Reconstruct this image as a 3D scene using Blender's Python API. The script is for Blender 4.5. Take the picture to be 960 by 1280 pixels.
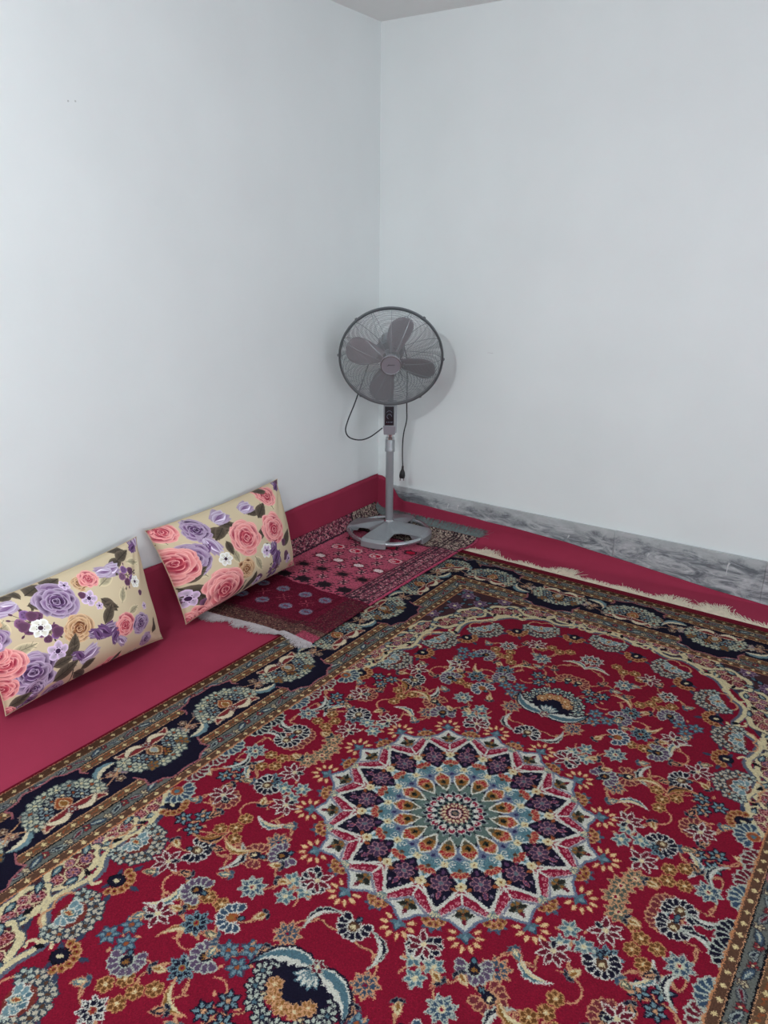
import bpy, bmesh, math, random
import numpy as np
from mathutils import Vector, Matrix

random.seed(7)
rng = np.random.default_rng(7)
PI = math.pi
S = bpy.context.scene
for o in list(bpy.data.objects):
    bpy.data.objects.remove(o)

# ------------------------------------------------------------------ camera
CAM_POS = (2.384, -3.517, 1.5)
PITCH, YAW, ROLL = math.radians(19.228), math.radians(33.644), math.radians(0.538)
fw = Vector((-math.sin(YAW) * math.cos(PITCH), math.cos(YAW) * math.cos(PITCH), -math.sin(PITCH)))
rt = Vector((math.cos(YAW), math.sin(YAW), 0))
up = rt.cross(fw)
cr, sr = math.cos(ROLL), math.sin(ROLL)
R_, U_ = rt * cr + up * sr, up * cr - rt * sr
cd = bpy.data.cameras.new('camera')
cam = bpy.data.objects.new('camera', cd)
S.collection.objects.link(cam)
M = Matrix((R_, U_, -fw)).transposed().to_4x4()
M.translation = CAM_POS
cam.matrix_world = M
cd.sensor_fit = 'VERTICAL'
cd.sensor_height = 24
cd.lens = 961 / 1280 * 24
cd.clip_start = 0.02
S.camera = cam

# ------------------------------------------------------------------ light
S.view_settings.view_transform = 'Standard'
S.view_settings.look = 'None'
S.view_settings.gamma = 1
S.view_settings.use_curve_mapping = False
S.view_settings.exposure = 0.0
W = bpy.data.worlds.new('world')
S.world = W
W.use_nodes = True
W.node_tree.nodes['Background'].inputs[0].default_value = (0.86, 0.93, 1.0, 1)
W.node_tree.nodes['Background'].inputs[1].default_value = 3.7
LAMP = (1.34, -3.72, 2.36)
ld = bpy.data.lights.new('ceiling_lamp_light', 'POINT')
ld.shadow_soft_size = 0.07
ld.energy = 88
ld.color = (0.90, 0.97, 1.0)
lo = bpy.data.objects.new('ceiling_lamp_light', ld)
lo.location = LAMP
S.collection.objects.link(lo)
FILL_WIN = (-4.5, -1.3, 0.6, 2.2)          # window opening added for fill light in the right-hand wall (y0, y1, z0, z1), outside the picture
pd = bpy.data.lights.new('fill_window_portal', 'AREA')  # samples sky light through the added fill opening
pd.shape = 'RECTANGLE'
pd.size, pd.size_y = FILL_WIN[3] - FILL_WIN[2], FILL_WIN[1] - FILL_WIN[0]
pd.cycles.is_portal = True
po = bpy.data.objects.new('fill_window_portal', pd)
po.location = (4.44, (FILL_WIN[0] + FILL_WIN[1]) / 2, (FILL_WIN[2] + FILL_WIN[3]) / 2)
po.rotation_euler = (0, math.radians(90), 0)
S.collection.objects.link(po)

# ------------------------------------------------------------------ helpers
C = S.collection


def lin(c):
    return tuple((x / 12.92 if x <= .04045 else ((x + .055) / 1.055) ** 2.4) for x in c)


def rgb(*c):
    return tuple(x / 255 for x in c)


def mat(name, col, rough=.5, metal=0., noise=0., nscale=8., bump=0., bscale=200., sheen=0., spec=.5):
    m = bpy.data.materials.new(name)
    m.use_nodes = True
    nt = m.node_tree
    b = nt.nodes['Principled BSDF']
    c = (*lin(rgb(*col)), 1)
    b.inputs['Base Color'].default_value = c
    b.inputs['Roughness'].default_value = rough
    b.inputs['Metallic'].default_value = metal
    b.inputs['Specular IOR Level'].default_value = spec
    if sheen:
        b.inputs['Sheen Weight'].default_value = sheen
        b.inputs['Sheen Roughness'].default_value = .6
        b.inputs['Sheen Tint'].default_value = c
    tc = nt.nodes.new('ShaderNodeTexCoord')
    n = nt.nodes.new('ShaderNodeTexNoise')
    n.inputs['Scale'].default_value = nscale
    n.inputs['Detail'].default_value = 5
    nt.links.new(tc.outputs['Object'], n.inputs['Vector'])
    mx = nt.nodes.new('ShaderNodeMix')
    mx.data_type = 'RGBA'
    mx.blend_type = 'MULTIPLY'
    mx.inputs[0].default_value = 1
    mx.inputs[6].default_value = c
    mr = nt.nodes.new('ShaderNodeMapRange')
    mr.inputs['From Min'].default_value = .3
    mr.inputs['From Max'].default_value = .7
    mr.inputs['To Min'].default_value = 1 - noise
    mr.inputs['To Max'].default_value = 1 + noise
    nt.links.new(n.outputs['Fac'], mr.inputs['Value'])
    nt.links.new(mr.outputs['Result'], mx.inputs[7])
    nt.links.new(mx.outputs[2], b.inputs['Base Color'])
    if bump:
        n2 = nt.nodes.new('ShaderNodeTexNoise')
        n2.inputs['Scale'].default_value = bscale
        n2.inputs['Detail'].default_value = 3
        nt.links.new(tc.outputs['Object'], n2.inputs['Vector'])
        bp = nt.nodes.new('ShaderNodeBump')
        bp.inputs['Strength'].default_value = bump
        bp.inputs['Distance'].default_value = .002
        nt.links.new(n2.outputs['Fac'], bp.inputs['Height'])
        nt.links.new(bp.outputs['Normal'], b.inputs['Normal'])
    return m


def tag(o, label=None, cat=None, group=None, kind=None):
    if label:
        o['label'] = label
    if cat:
        o['category'] = cat
    if group:
        o['group'] = group
    if kind:
        o['kind'] = kind
    return o


def empty(name, loc):
    o = bpy.data.objects.new(name, None)
    o.empty_display_size = .1
    o.location = loc
    C.objects.link(o)
    return o


def link(name, me, m=None, parent=None, smooth=False):
    o = bpy.data.objects.new(name, me)
    C.objects.link(o)
    if m:
        me.materials.append(m)
    if parent:
        o.parent = parent
    if smooth:
        me.polygons.foreach_set('use_smooth', [True] * len(me.polygons))
    return o


class MB:
    """collects boxes, tubes, rings into one mesh"""

    def __init__(s):
        s.v, s.f = [], []

    def add(s, v, f):
        k = len(s.v)
        s.v += [tuple(x) for x in v]
        s.f += [tuple(i + k for i in q) for q in f]

    def box(s, a, b):
        x0, y0, z0 = a
        x1, y1, z1 = b
        s.add([(x0, y0, z0), (x1, y0, z0), (x1, y1, z0), (x0, y1, z0), (x0, y0, z1), (x1, y0, z1), (x1, y1, z1), (x0, y1, z1)],
              [(3, 2, 1, 0), (4, 5, 6, 7), (0, 1, 5, 4), (1, 2, 6, 5), (2, 3, 7, 6), (3, 0, 4, 7)])

    def tube(s, pts, r, n=8, closed=False, caps=True):
        pts = [Vector(p) for p in pts]
        m = len(pts)
        rs = r if isinstance(r, (list, tuple)) else [r] * m
        V, F = [], []
        prev = None
        for i, p in enumerate(pts):
            if closed:
                t = pts[(i + 1) % m] - pts[i - 1]
            else:
                t = pts[min(i + 1, m - 1)] - pts[max(i - 1, 0)]
            t.normalize()
            if prev is None:
                a = Vector((0, 0, 1)) if abs(t.z) < .9 else Vector((1, 0, 0))
                u = t.cross(a).normalized()
            else:
                u = (prev - t * prev.dot(t)).normalized()
            prev = u
            w = t.cross(u)
            for k in range(n):
                q = 2 * PI * k / n
                V.append(p + (u * math.cos(q) + w * math.sin(q)) * rs[i])
        for i in range(m if closed else m - 1):
            j = (i + 1) % m
            for k in range(n):
                l = (k + 1) % n
                F.append((i * n + k, i * n + l, j * n + l, j * n + k))
        if caps and not closed:
            F.append(tuple(range(n - 1, -1, -1)))
            F.append(tuple((m - 1) * n + k for k in range(n)))
        s.add(V, F)

    def lathe(s, prof, o, ax, n=32, u=None):
        """profile of (radius, height along ax)"""
        ax = Vector(ax).normalized()
        o = Vector(o)
        if u is None:
            a = Vector((0, 0, 1)) if abs(ax.z) < .9 else Vector((1, 0, 0))
            u = ax.cross(a).normalized()
        w = ax.cross(u)
        V, F = [], []
        for r, h in prof:
            for k in range(n):
                q = 2 * PI * k / n
                V.append(o + ax * h + (u * math.cos(q) + w * math.sin(q)) * r)
        for i in range(len(prof) - 1):
            for k in range(n):
                l = (k + 1) % n
                F.append((i * n + k, i * n + l, (i + 1) * n + l, (i + 1) * n + k))
        F.append(tuple(range(n - 1, -1, -1)))
        F.append(tuple((len(prof) - 1) * n + k for k in range(n)))
        s.add(V, F)

    def build(s, name, m=None, parent=None, smooth=False, bevel=0.):
        me = bpy.data.meshes.new(name)
        me.from_pydata(s.v, [], s.f)
        me.update()
        o = link(name, me, m, parent, smooth)
        if smooth:
            try:
                me.set_sharp_from_angle(angle=math.radians(38))
            except Exception:
                pass
        if bevel:
            b = o.modifiers.new('bevel', 'BEVEL')
            b.width = bevel
            b.segments = 3
            b.limit_method = 'ANGLE'
        return o


def box(name, a, b, m, parent=None, bevel=0.):
    q = MB()
    q.box(a, b)
    return q.build(name, m, parent, bevel=bevel)


# ------------------------------------------------------------------ materials
M_wall = mat('white_painted_plaster', (231, 236, 236), .55, noise=.025, nscale=2.2, bump=.15, bscale=60)
M_ceil = mat('ceiling_paint', (238, 240, 238), .8, noise=.02, nscale=3)
M_floor = mat('concrete_floor', (120, 116, 112), .8, noise=.1)
M_felt = mat('crimson_felt', (146, 48, 72), .95, noise=.05, nscale=5, bump=.3, bscale=500, sheen=.15, spec=.1)
M_selv = mat('red_selvedge', (96, 14, 32), .95, noise=.1, nscale=60, spec=.1)
M_silver = mat('silver_paint', (150, 154, 158), .36, .4, noise=.04, nscale=20)
M_ring = mat('polished_ring', (176, 180, 184), .24, .75)
M_chrome = mat('brushed_chrome', (205, 207, 210), .2, 1.)
M_dkmetal = mat('dark_steel', (112, 118, 122), .34, .6)
M_wire = mat('grill_wire', (170, 178, 181), .25, .45)
M_blade = mat('mauve_grey_blade', (124, 117, 122), .5, .1, noise=.04, nscale=12)
M_hub = mat('hub_badge_grey', (150, 146, 154), .45, .4)
M_mauve = mat('mauve_grey_plastic', (132, 126, 134), .5)
M_black = mat('black_plastic', (20, 21, 24), .4)
M_screen = mat('black_glossy_panel', (14, 17, 24), .12)
M_mark = mat('pale_print', (120, 130, 145), .5)
M_wcord = mat('cord_rubber', (34, 36, 40), .5)
M_fringe = mat('cream_fringe', (214, 202, 182), .95, noise=.12, nscale=40, spec=.1)
M_gfringe = mat('grey_fringe', (172, 164, 166), .95, noise=.15, nscale=60, spec=.1)
M_tfringe = mat('teal_grey_fringe', (112, 120, 120), .95, noise=.2, nscale=60, spec=.1)
M_plast = mat('white_plaster_smear', (205, 208, 208), .7)

# ------------------------------------------------------------------ room
XR, YN, H = 4.3, -5.3, 2.505


def struct(o):
    o['kind'] = 'structure'
    return o


struct(box('floor', (-.2, YN - .2, -.12), (XR + .2, .2, 0), M_floor))
struct(box('ceiling', (-.2, YN - .2, H), (XR + .2, .2, H + .12), M_ceil))
wl = struct(box('wall_left', (-.15, YN - .15, 0), (0, .15, H), M_wall))
wb = struct(box('wall_back', (0, 0, 0), (XR, .15, H), M_wall))
q = MB()
q.box((XR, YN - .15, 0), (XR + .15, .15, FILL_WIN[2]))
q.box((XR, YN - .15, FILL_WIN[3]), (XR + .15, .15, H))
q.box((XR, YN - .15, FILL_WIN[2]), (XR + .15, FILL_WIN[0], FILL_WIN[3]))
q.box((XR, FILL_WIN[1], FILL_WIN[2]), (XR + .15, .15, FILL_WIN[3]))
struct(q.build('wall_right', M_wall))
wn = struct(box('fill_window_1', (XR - .01, FILL_WIN[0] - .05, FILL_WIN[2] - .05), (XR + .16, FILL_WIN[1] + .05, FILL_WIN[2]), M_plast))  # sill of the invented window that lets in fill light
q = MB()
q.box((XR + .05, FILL_WIN[0], FILL_WIN[2]), (XR + .09, FILL_WIN[0] + .05, FILL_WIN[3]))
q.box((XR + .05, FILL_WIN[1] - .05, FILL_WIN[2]), (XR + .09, FILL_WIN[1], FILL_WIN[3]))
q.box((XR + .05, FILL_WIN[0], FILL_WIN[3] - .05), (XR + .09, FILL_WIN[1], FILL_WIN[3]))
q.box((XR + .05, (FILL_WIN[0] + FILL_WIN[1]) / 2 - .03, FILL_WIN[2]), (XR + .09, (FILL_WIN[0] + FILL_WIN[1]) / 2 + .03, FILL_WIN[3]))
q.build('fill_window_frame', M_plast, wn)  # frame of the same added window, out of view
struct(box('wall_front', (0, YN - .15, 0), (XR, YN, H), M_wall))
M_hole = mat('old_nail_hole', (196, 199, 199), .9)
for y, z in ((-1.787, 1.924), (-1.760, 1.927)):
    q = MB()
    q.lathe([(.0032, -.001), (.0032, .0006), (.0014, .0012)], (0, y, z), (1, 0, 0), 10)
    q.build('nail_hole', M_hole, wl)
q = MB()
q.tube([(.655, -.0004, .991), (.665, -.0006, .9925), (.676, -.0005, .991), (.686, -.0004, .992)], .0009, 5)
q.build('scratch', M_hole, wb)


def marble_mat():
    m = mat('grey_marble', (150, 154, 158), .32)
    nt = m.node_tree
    b = nt.nodes['Principled BSDF']
    tc = nt.nodes.new('ShaderNodeTexCoord')
    mp = nt.nodes.new('ShaderNodeMapping')
    mp.inputs['Rotation'].default_value = (0, .5, 0)
    mp.inputs['Scale'].default_value = (1.0, 1, 3.2)
    nt.links.new(tc.outputs['Object'], mp.inputs['Vector'])
    n = nt.nodes.new('ShaderNodeTexNoise')
    n.inputs['Scale'].default_value = 6.5
    n.inputs['Detail'].default_value = 8
    n.inputs['Roughness'].default_value = .68
    n.inputs['Distortion'].default_value = 1.6
    nt.links.new(mp.outputs['Vector'], n.inputs['Vector'])
    r = nt.nodes.new('ShaderNodeValToRGB')
    e = r.color_ramp.elements
    e[0].position = .30
    e[0].color = (*lin(rgb(72, 76, 82)), 1)
    e[1].position = .66
    e[1].color = (*lin(rgb(196, 199, 201)), 1)
    x = e.new(.44)
    x.color = (*lin(rgb(118, 123, 128)), 1)
    x = e.new(.53)
    x.color = (*lin(rgb(158, 162, 165)), 1)
    nt.links.new(n.outputs['Fac'], r.inputs['Fac'])
    # worn paint along the top edge
    sx = nt.nodes.new('ShaderNodeSeparateXYZ')
    nt.links.new(tc.outputs['Object'], sx.inputs[0])
    n2 = nt.nodes.new('ShaderNodeTexNoise')
    n2.inputs['Scale'].default_value = 9
    n2.inputs['Detail'].default_value = 6
    n2.inputs['Roughness'].default_value = .7
    nt.links.new(tc.outputs['Object'], n2.inputs['Vector'])
    ma = nt.nodes.new('ShaderNodeMath')
    ma.operation = 'MULTIPLY_ADD'
    ma.inputs[1].default_value = .16
    nt.links.new(n2.outputs['Fac'], ma.inputs[0])
    nt.links.new(sx.outputs['Z'], ma.inputs[2])
    mr = nt.nodes.new('ShaderNodeMapRange')
    mr.inputs['From Min'].default_value = .238
    mr.inputs['From Max'].default_value = .262
    mr.inputs['To Max'].default_value = .75
    nt.links.new(ma.outputs[0], mr.inputs['Value'])
    mx = nt.nodes.new('ShaderNodeMix')
    mx.data_type = 'RGBA'
    mx.inputs[7].default_value = (*lin(rgb(186, 191, 192)), 1)
    nt.links.new(mr.outputs['Result'], mx.inputs[0])
    nt.links.new(r.outputs['Color'], mx.inputs[6])
    nt.links.new(mx.outputs[2], b.inputs['Base Color'])
    return m


M_marble = marble_mat()
BBT = .2067
base = struct(box('baseboard_back', (0, -.004, 0), (XR, 0, BBT - .004), M_plast))
xs = [.001, .72, 1.39, 2.06, 2.74, 3.42, XR]
for a, b in zip(xs[:-1], xs[1:]):
    box('marble_slab', (a + .0004, -.013, .001), (b - .0006, -.004, BBT + random.uniform(-.001, .001)), M_marble, base, bevel=.0007)
# white paint drips on the slabs
for x, z0, z1, w in ((1.907, .104, .165, .0035), (1.16, .115, .135, .003), (.47, .135, .165, .003), (.53, .14, .168, .004), (1.555, .105, .13, .003)):
    q = MB()
    q.tube([(x + .006, -.0131, z1), (x + .001, -.0134, z1 - .012), (x, -.0136, (z0 + z1) / 2), (x - .001, -.0134, z0)], [w * 1.5, w, w * .6, w * .3], 6)
    q.build('paint_drip', M_plast, base, smooth=True)

q = MB()
q.lathe([(.06, 0), (.06, -.03), (.03, -.05), (.03, -.09)], (LAMP[0], LAMP[1], H), (0, 0, 1), 32)
tag(q.build('ceiling_lamp', M_plast, smooth=True), 'white bulb holder on the ceiling behind the camera', 'lamp')

# ------------------------------------------------------------------ raster library (patterns are computed, in metres)


class Cv:
    def __init__(s, x0, y0, x1, y1, ppm, bg):
        s.x0, s.y0, s.p = x0, y0, ppm
        s.w, s.h = int(round((x1 - x0) * ppm)), int(round((y1 - y0) * ppm))
        s.a = np.empty((s.h, s.w, 3), np.float32)
        s.a[:] = np.array(bg, np.float32)

    def win(s, lo, hi, pad):
        ix0 = max(0, int((lo.real - pad - s.x0) * s.p))
        ix1 = min(s.w, int((hi.real + pad - s.x0) * s.p) + 2)
        iy0 = max(0, int((lo.imag - pad - s.y0) * s.p))
        iy1 = min(s.h, int((hi.imag + pad - s.y0) * s.p) + 2)
        if ix1 <= ix0 or iy1 <= iy0:
            return None
        X = (np.arange(ix0, ix1) + .5) / s.p + s.x0
        Y = (np.arange(iy0, iy1) + .5) / s.p + s.y0
        return (slice(iy0, iy1), slice(ix0, ix1)), X, Y

    def mix(s, sl, cov, col):
        a = s.a[sl]
        a += (np.asarray(col, np.float32) - a) * cov[..., None].astype(np.float32)

    def sd(s, X, Y, P):
        a = P
        b = np.roll(P, -1)
        d2 = np.full((len(Y), len(X)), 1e9)
        ins = np.zeros((len(Y), len(X)), bool)
        XX, YY = X[None, :], Y[:, None]
        for p, q in zip(a, b):
            ex, ey = q.real - p.real, q.imag - p.imag
            L = ex * ex + ey * ey
            if L < 1e-14:
                continue
            wx, wy = XX - p.real, YY - p.imag
            t = np.clip((wx * ex + wy * ey) / L, 0, 1)
            d2 = np.minimum(d2, (wx - ex * t) ** 2 + (wy - ey * t) ** 2)
            c = (p.imag > YY) != (q.imag > YY)
            if ey != 0:
                ins ^= c & (XX < ex * (YY - p.imag) / ey + p.real)
        d = np.sqrt(d2)
        return np.where(ins, -d, d)

    def poly(s, P, fill, edge=None, ew=.003, grad=None, gw=.01, alpha=1.):
        P = np.asarray(P, complex)
        r = s.win(complex(P.real.min(), P.imag.min()), complex(P.real.max(), P.imag.max()), ew + .002)
        if r is None:
            return
        sl, X, Y = r
        d = s.sd(X, Y, P)
        if edge is not None:
            s.mix(sl, np.clip(.5 - (d - ew * .5) * s.p, 0, 1) * alpha, edge)
            d = d + ew * .5
        cov = np.clip(.5 - d * s.p, 0, 1) * alpha
        if grad is not None:
            k = np.clip(1 + d / gw, 0, 1)[..., None]
            col = np.array(fill) * (1 - k) + np.array(grad) * k
            a = s.a[sl]
            a += (col.astype(np.float32) - a) * cov[..., None].astype(np.float32)
        elif fill is not None:
            s.mix(sl, cov, fill)

    def line(s, P, w, col, edge=None, ew=.002, taper=False, alpha=1.):
        P = np.asarray(P, complex)
        r = s.win(complex(P.real.min(), P.imag.min()), complex(P.real.max(), P.imag.max()), w + ew + .002)
        if r is None:
            return
        sl, X, Y = r
        XX, YY = X[None, :], Y[:, None]
        d = np.full((len(Y), len(X)), 9.)
        n = len(P) - 1
        for i in range(n):
            p, q = P[i], P[i + 1]
            ex, ey = q.real - p.real, q.imag - p.imag
            L = ex * ex + ey * ey + 1e-14
            wx, wy = XX - p.real, YY - p.imag
            t = np.clip((wx * ex + wy * ey) / L, 0, 1)
            dd = np.sqrt((wx - ex * t) ** 2 + (wy - ey * t) ** 2)
            if taper:
                u = (i + t) / n
                dd = dd - w * .5 * np.sin(PI * np.clip(u, .02, .98)) ** .7
            else:
                dd = dd - w * .5
            d = np.minimum(d, dd)
        if edge is not None:
            s.mix(sl, np.clip(.5 - (d - ew) * s.p, 0, 1) * alpha, edge)
        s.mix(sl, np.clip(.5 - d * s.p, 0, 1) * alpha, col)


def TF(c, ang=0., sc=1., flip=False):
    k = sc * np.exp(1j * ang)
    return (lambda P: np.conj(np.asarray(P, complex)) * k + c) if flip else (lambda P: np.asarray(P, complex) * k + c)


def circ(r, n=12, c=0j):
    return c + r * np.exp(2j * PI * np.arange(n) / n)


def ell(a, b, n=14, c=0j, ang=0.):
    t = 2 * PI * np.arange(n) / n
    return c + (a * np.cos(t) + 1j * b * np.sin(t)) * np.exp(1j * ang)


def petal(l, w, x0=0., n=7):
    """pointed petal along +x from x0"""
    t = np.linspace(0, 1, n)
    p = np.sin(PI * t ** .8) * w / 2
    return np.concatenate([x0 + l * t + 1j * p, (x0 + l * t - 1j * p)[::-1][1:-1]])


def rpetal(l, w, x0=0., n=7):
    """petal with a round end"""
    t = np.linspace(0, 1, n)
    p = np.sqrt(np.clip(np.sin(PI * t ** 1.5), 0, 1)) * w / 2
    return np.concatenate([x0 + l * t + 1j * p, (x0 + l * t - 1j * p)[::-1][1:-1]])


def arc(r, a0, a1, n=10, c=0j):
    return c + r * np.exp(1j * np.linspace(a0, a1, n))


def bez(a, b, c, d, n=12):
    t = np.linspace(0, 1, n)
    return a * (1 - t) ** 3 + 3 * b * t * (1 - t) ** 2 + 3 * c * t * t * (1 - t) + d * t ** 3


RED, DRED, MAR = rgb(129, 21, 45), rgb(104, 12, 34), rgb(100, 28, 44)
NAVY, BLACK = rgb(24, 22, 40), rgb(18, 17, 24)
CREAM, WHITE, PALE = rgb(214, 202, 160), rgb(206, 208, 196), rgb(176, 186, 172)
TEAL, BLUE, LBLUE = rgb(80, 112, 124), rgb(56, 76, 98), rgb(112, 142, 150)
OCHRE, RUST, BROWN, TAN = rgb(142, 98, 50), rgb(150, 80, 48), rgb(88, 60, 44), rgb(198, 150, 112)
PINK, PURP, GGREEN, MAUVE = rgb(190, 110, 120), rgb(84, 56, 88), rgb(78, 88, 80), rgb(140, 120, 140)


def blob(r, n=18, wv=.1, sq=1., ph=0.):
    t = 2 * PI * np.arange(n) / n
    return r * (1 + wv * np.cos(3 * t + ph) + wv * .6 * np.cos(5 * t + 2 * ph)) * (np.cos(t) + 1j * sq * np.sin(t))


def flower(cv, T, r, n, col, out, ctr, w=.75, x0=.12, ew=.0035, shape=petal, rot=0., ctr2=None):
    for k in range(n):
        e = np.exp(1j * (rot + 2 * PI * k / n))
        cv.poly(T(shape(r * (1 - x0), r * w * 2.4 / n * 2, r * x0) * e), out, out, ew)
    for k in range(n):
        e = np.exp(1j * (rot + 2 * PI * k / n))
        cv.poly(T(shape(r * (1 - x0), r * w * 2.4 / n * 2, r * x0) * e), col, out, ew)
    cv.poly(T(circ(r * .27, 10)), ctr, out, ew * .7)
    if ctr2:
        cv.poly(T(circ(r * .12, 8)), ctr2)


def leafcol(cv, T, l, w, a, b, out):
    cv.poly(T(petal(l, w)), a, out, .004)
    cv.poly(T(petal(l * .8, w * .4, l * .12)), b)


def m_A(cv, T, k):
    a, o, c = [(NAVY, WHITE, RUST), (BLUE, PALE, CREAM), (NAVY, LBLUE, OCHRE), (BLUE, TAN, BLUE), (GGREEN, TAN, CREAM)][k % 5]
    flower(cv, T, .036, 8, a, o, c, ctr2=RED, ew=.0038)
    for j in range(8):
        cv.poly(T(circ(.0035, 6, .024 * np.exp(1j * (2 * PI * j / 8)))), o)


def m_B(cv, T, k):
    cols = [(LBLUE, NAVY, TAN), (TEAL, PALE, CREAM), (LBLUE, BLUE, RUST)][k % 3]
    for j, c in enumerate((0.026 + 0j, -.018 + .027j, -.02 - .024j)):
        flower(cv, lambda P, c=c: T(np.asarray(P) + c), .027, 6, cols[0], cols[1], cols[2], w=.62, ew=.0035, rot=j * .5)
    for e in (1.2, -1.9, 2.9):
        cv.poly(T(petal(.018, .008, .035) * np.exp(1j * e)), TAN)


def m_C(cv, T, k):
    cs = (0j, .038 + .014j, -.033 + .023j, .068 - .014j, .014 - .037j)[:4 + k % 2]
    for c in cs:
        flower(cv, lambda P, c=c: T(np.asarray(P) + c),   .020, 6, rgb(104, 66, 36), rgb(190, 146, 96), CREAM, w=.85, ew=.003, shape=rpetal)


def m_D(cv, T, k):
    pc, out, ins = [(NAVY, WHITE, BROWN), (rgb(92, 74, 100), PALE, NAVY), (rgb(110, 44, 52), TAN, NAVY), (BLUE, WHITE, RUST)][k % 4]
    for pas in (0, 1):
        for a in np.linspace(-1.9, 1.9, 9):
            e = np.exp(1j * a)
            cv.poly(T(rpetal(.03, .02, .014) * e - .008), pc if pas else out, out, .0036)
    cv.poly(T(ell(.018, .015, 12, -.004)), ins, out, .003)
    for a in (-.5, 0, .5):
        cv.poly(T(petal(.016, .006, 0) * np.exp(1j * a) - .008), OCHRE if k % 2 else CREAM)
    cv.poly(T(petal(.02, .014, -.034)), TEAL, NAVY, .003)


def m_E(cv, T, k, L=.075):
    """crescent leaf along x, bowed toward +y"""
    a, b, out = [(NAVY, WHITE, PALE), (TEAL, CREAM, WHITE), (rgb(128, 92, 44), CREAM, TAN), (NAVY, OCHRE, TAN)][k % 4]
    t = np.linspace(0, 1, 17)
    mid = (t - .5) * L + 1j * (.55 * L * (t - t * t) * 1.6)
    n1 = mid + 1j * L * .17 * np.sin(PI * t ** .8) * (1 + .16 * np.cos(26 * t))
    n2 = mid - 1j * L * .02 * np.sin(PI * t)
    cv.poly(T(np.concatenate([n1, n2[::-1]])), a, out, .0045)
    n3 = mid + 1j * L * .075 * np.sin(PI * t)
    cv.poly(T(np.concatenate([n3[2:-2], n2[2:-2][::-1]])), b)


def m_F(cv, T, k):
    a, b = [(CREAM, OCHRE), (TEAL, CREAM), (NAVY, TAN), (GGREEN, CREAM)][k % 4]
    cv.poly(T(petal(.036, .02, -.006)), a, TAN, .003)
    cv.poly(T(petal(.024, .008, -.004)), b)
    for e in (1.0, -1.0):
        cv.poly(T(petal(.02, .01, 0) * np.exp(1j * e) - .012), BLUE if k % 2 else NAVY, rgb(110, 120, 120), .002)


def m_G(cv, T, k):
    for pas in (0, 1):
        for a in (-2.2, -1.15, -.4, .4, 1.15, 2.2):
            cv.poly(T(petal(.038, .017, .004) * np.exp(1j * a)), MAR if pas else WHITE, WHITE, .0035)
    cv.poly(T(petal(.026, .014, -.03)), NAVY, PALE, .003)
    cv.poly(T(circ(.007, 8)), CREAM)


def m_H(cv, T, k):
    for pas in (0, 1):
        for a in np.linspace(-1.35, 1.35, 7):
            cv.poly(T(rpetal(.042, .024, .016) * np.exp(1j * a)), (BLUE, MAR, NAVY)[k % 3] if pas else PALE, PALE, .005)
    cv.poly(T(circ(.02, 12)), RUST, TAN, .003)
    cv.poly(T(circ(.009, 8)), TEAL)


def m_P(cv, T):
    """large palmette, leaves at -x, fan toward +x"""
    cv.poly(T(ell(.062, .075, 20, .012)), NAVY, None)
    for r, n, f, a0 in ((.090, 10, .024, 1.9), (.050, 5, .019, 1.2)):
        for j, a in enumerate(np.linspace(-a0, a0, n)):
            c = .015 + r * np.exp(1j * a)
            flower(cv, lambda P, c=c: T(np.asarray(P) + c), f, 7, (PALE, OCHRE)[r < .08], NAVY if r > .08 else TAN, (TEAL, CREAM)[r < .08], ew=.003, shape=rpetal)
    for s in (1, -1):
        t = np.linspace(0, 1, 15)
        mid = bez(-.045 + 0j, -.075 + s * .05j, -.04 + s * .12j, .03 + s * .125j, 15)
        nrm = 1j * np.gradient(mid)
        nrm /= np.abs(nrm)
        w = .036 * np.sin(PI * t ** .7) * (1 + .15 * np.cos(30 * t))
        cv.poly(T(np.concatenate([mid + nrm * w, (mid - nrm * w * .35)[::-1]])), WHITE, NAVY, .005)
        cv.poly(T(np.concatenate([mid + nrm * w * .45, (mid - nrm * w * .1)[::-1]])), TEAL)
    for a in np.linspace(-.9, .9, 5):
        cv.poly(T(petal(.042, .017, 0) * np.exp(1j * a) - .035), WHITE, TEAL, .003)
    flower(cv, lambda P: T(np.asarray(P) - .052), .02, 6, MAR, PALE, CREAM, ew=.003)


def ringpalm(cv, T):
    """spandrel palmette: ring of pale flowers round a leafy heart, opening toward +x"""
    for a in np.linspace(-1.8, 1.8, 8):
        c = .056 * np.exp(1j * a)
        flower(cv, lambda P, c=c: T(np.asarray(P) + c), .0235, 6, (PALE, rgb(186, 180, 160))[int(a * 7) % 2], rgb(48, 62, 76), (RUST, BROWN)[int(a * 5) % 2], ew=.003, shape=rpetal)
    cv.poly(T(ell(.034, .038, 14, .002)), rgb(112, 50, 44), None)
    for a in (-1.5, -.95, -.4, .4, .95, 1.5):
        cv.poly(T(rpetal(.036, .02, .004) * np.exp(1j * a) - .014), (TEAL, LBLUE)[int(abs(a) * 2) % 2], WHITE, .0035)
    cv.poly(T(petal(.046, .026, -.026)), TEAL, WHITE, .0035)
    cv.poly(T(petal(.026, .012, -.018)), RUST, CREAM, .003)
    for s in (1, -1):
        cv.line(T(bez(-.05 + 0j, -.07 + s * .02j, -.06 + s * .05j, -.035 + s * .052j)), .006, TAN)


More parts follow.
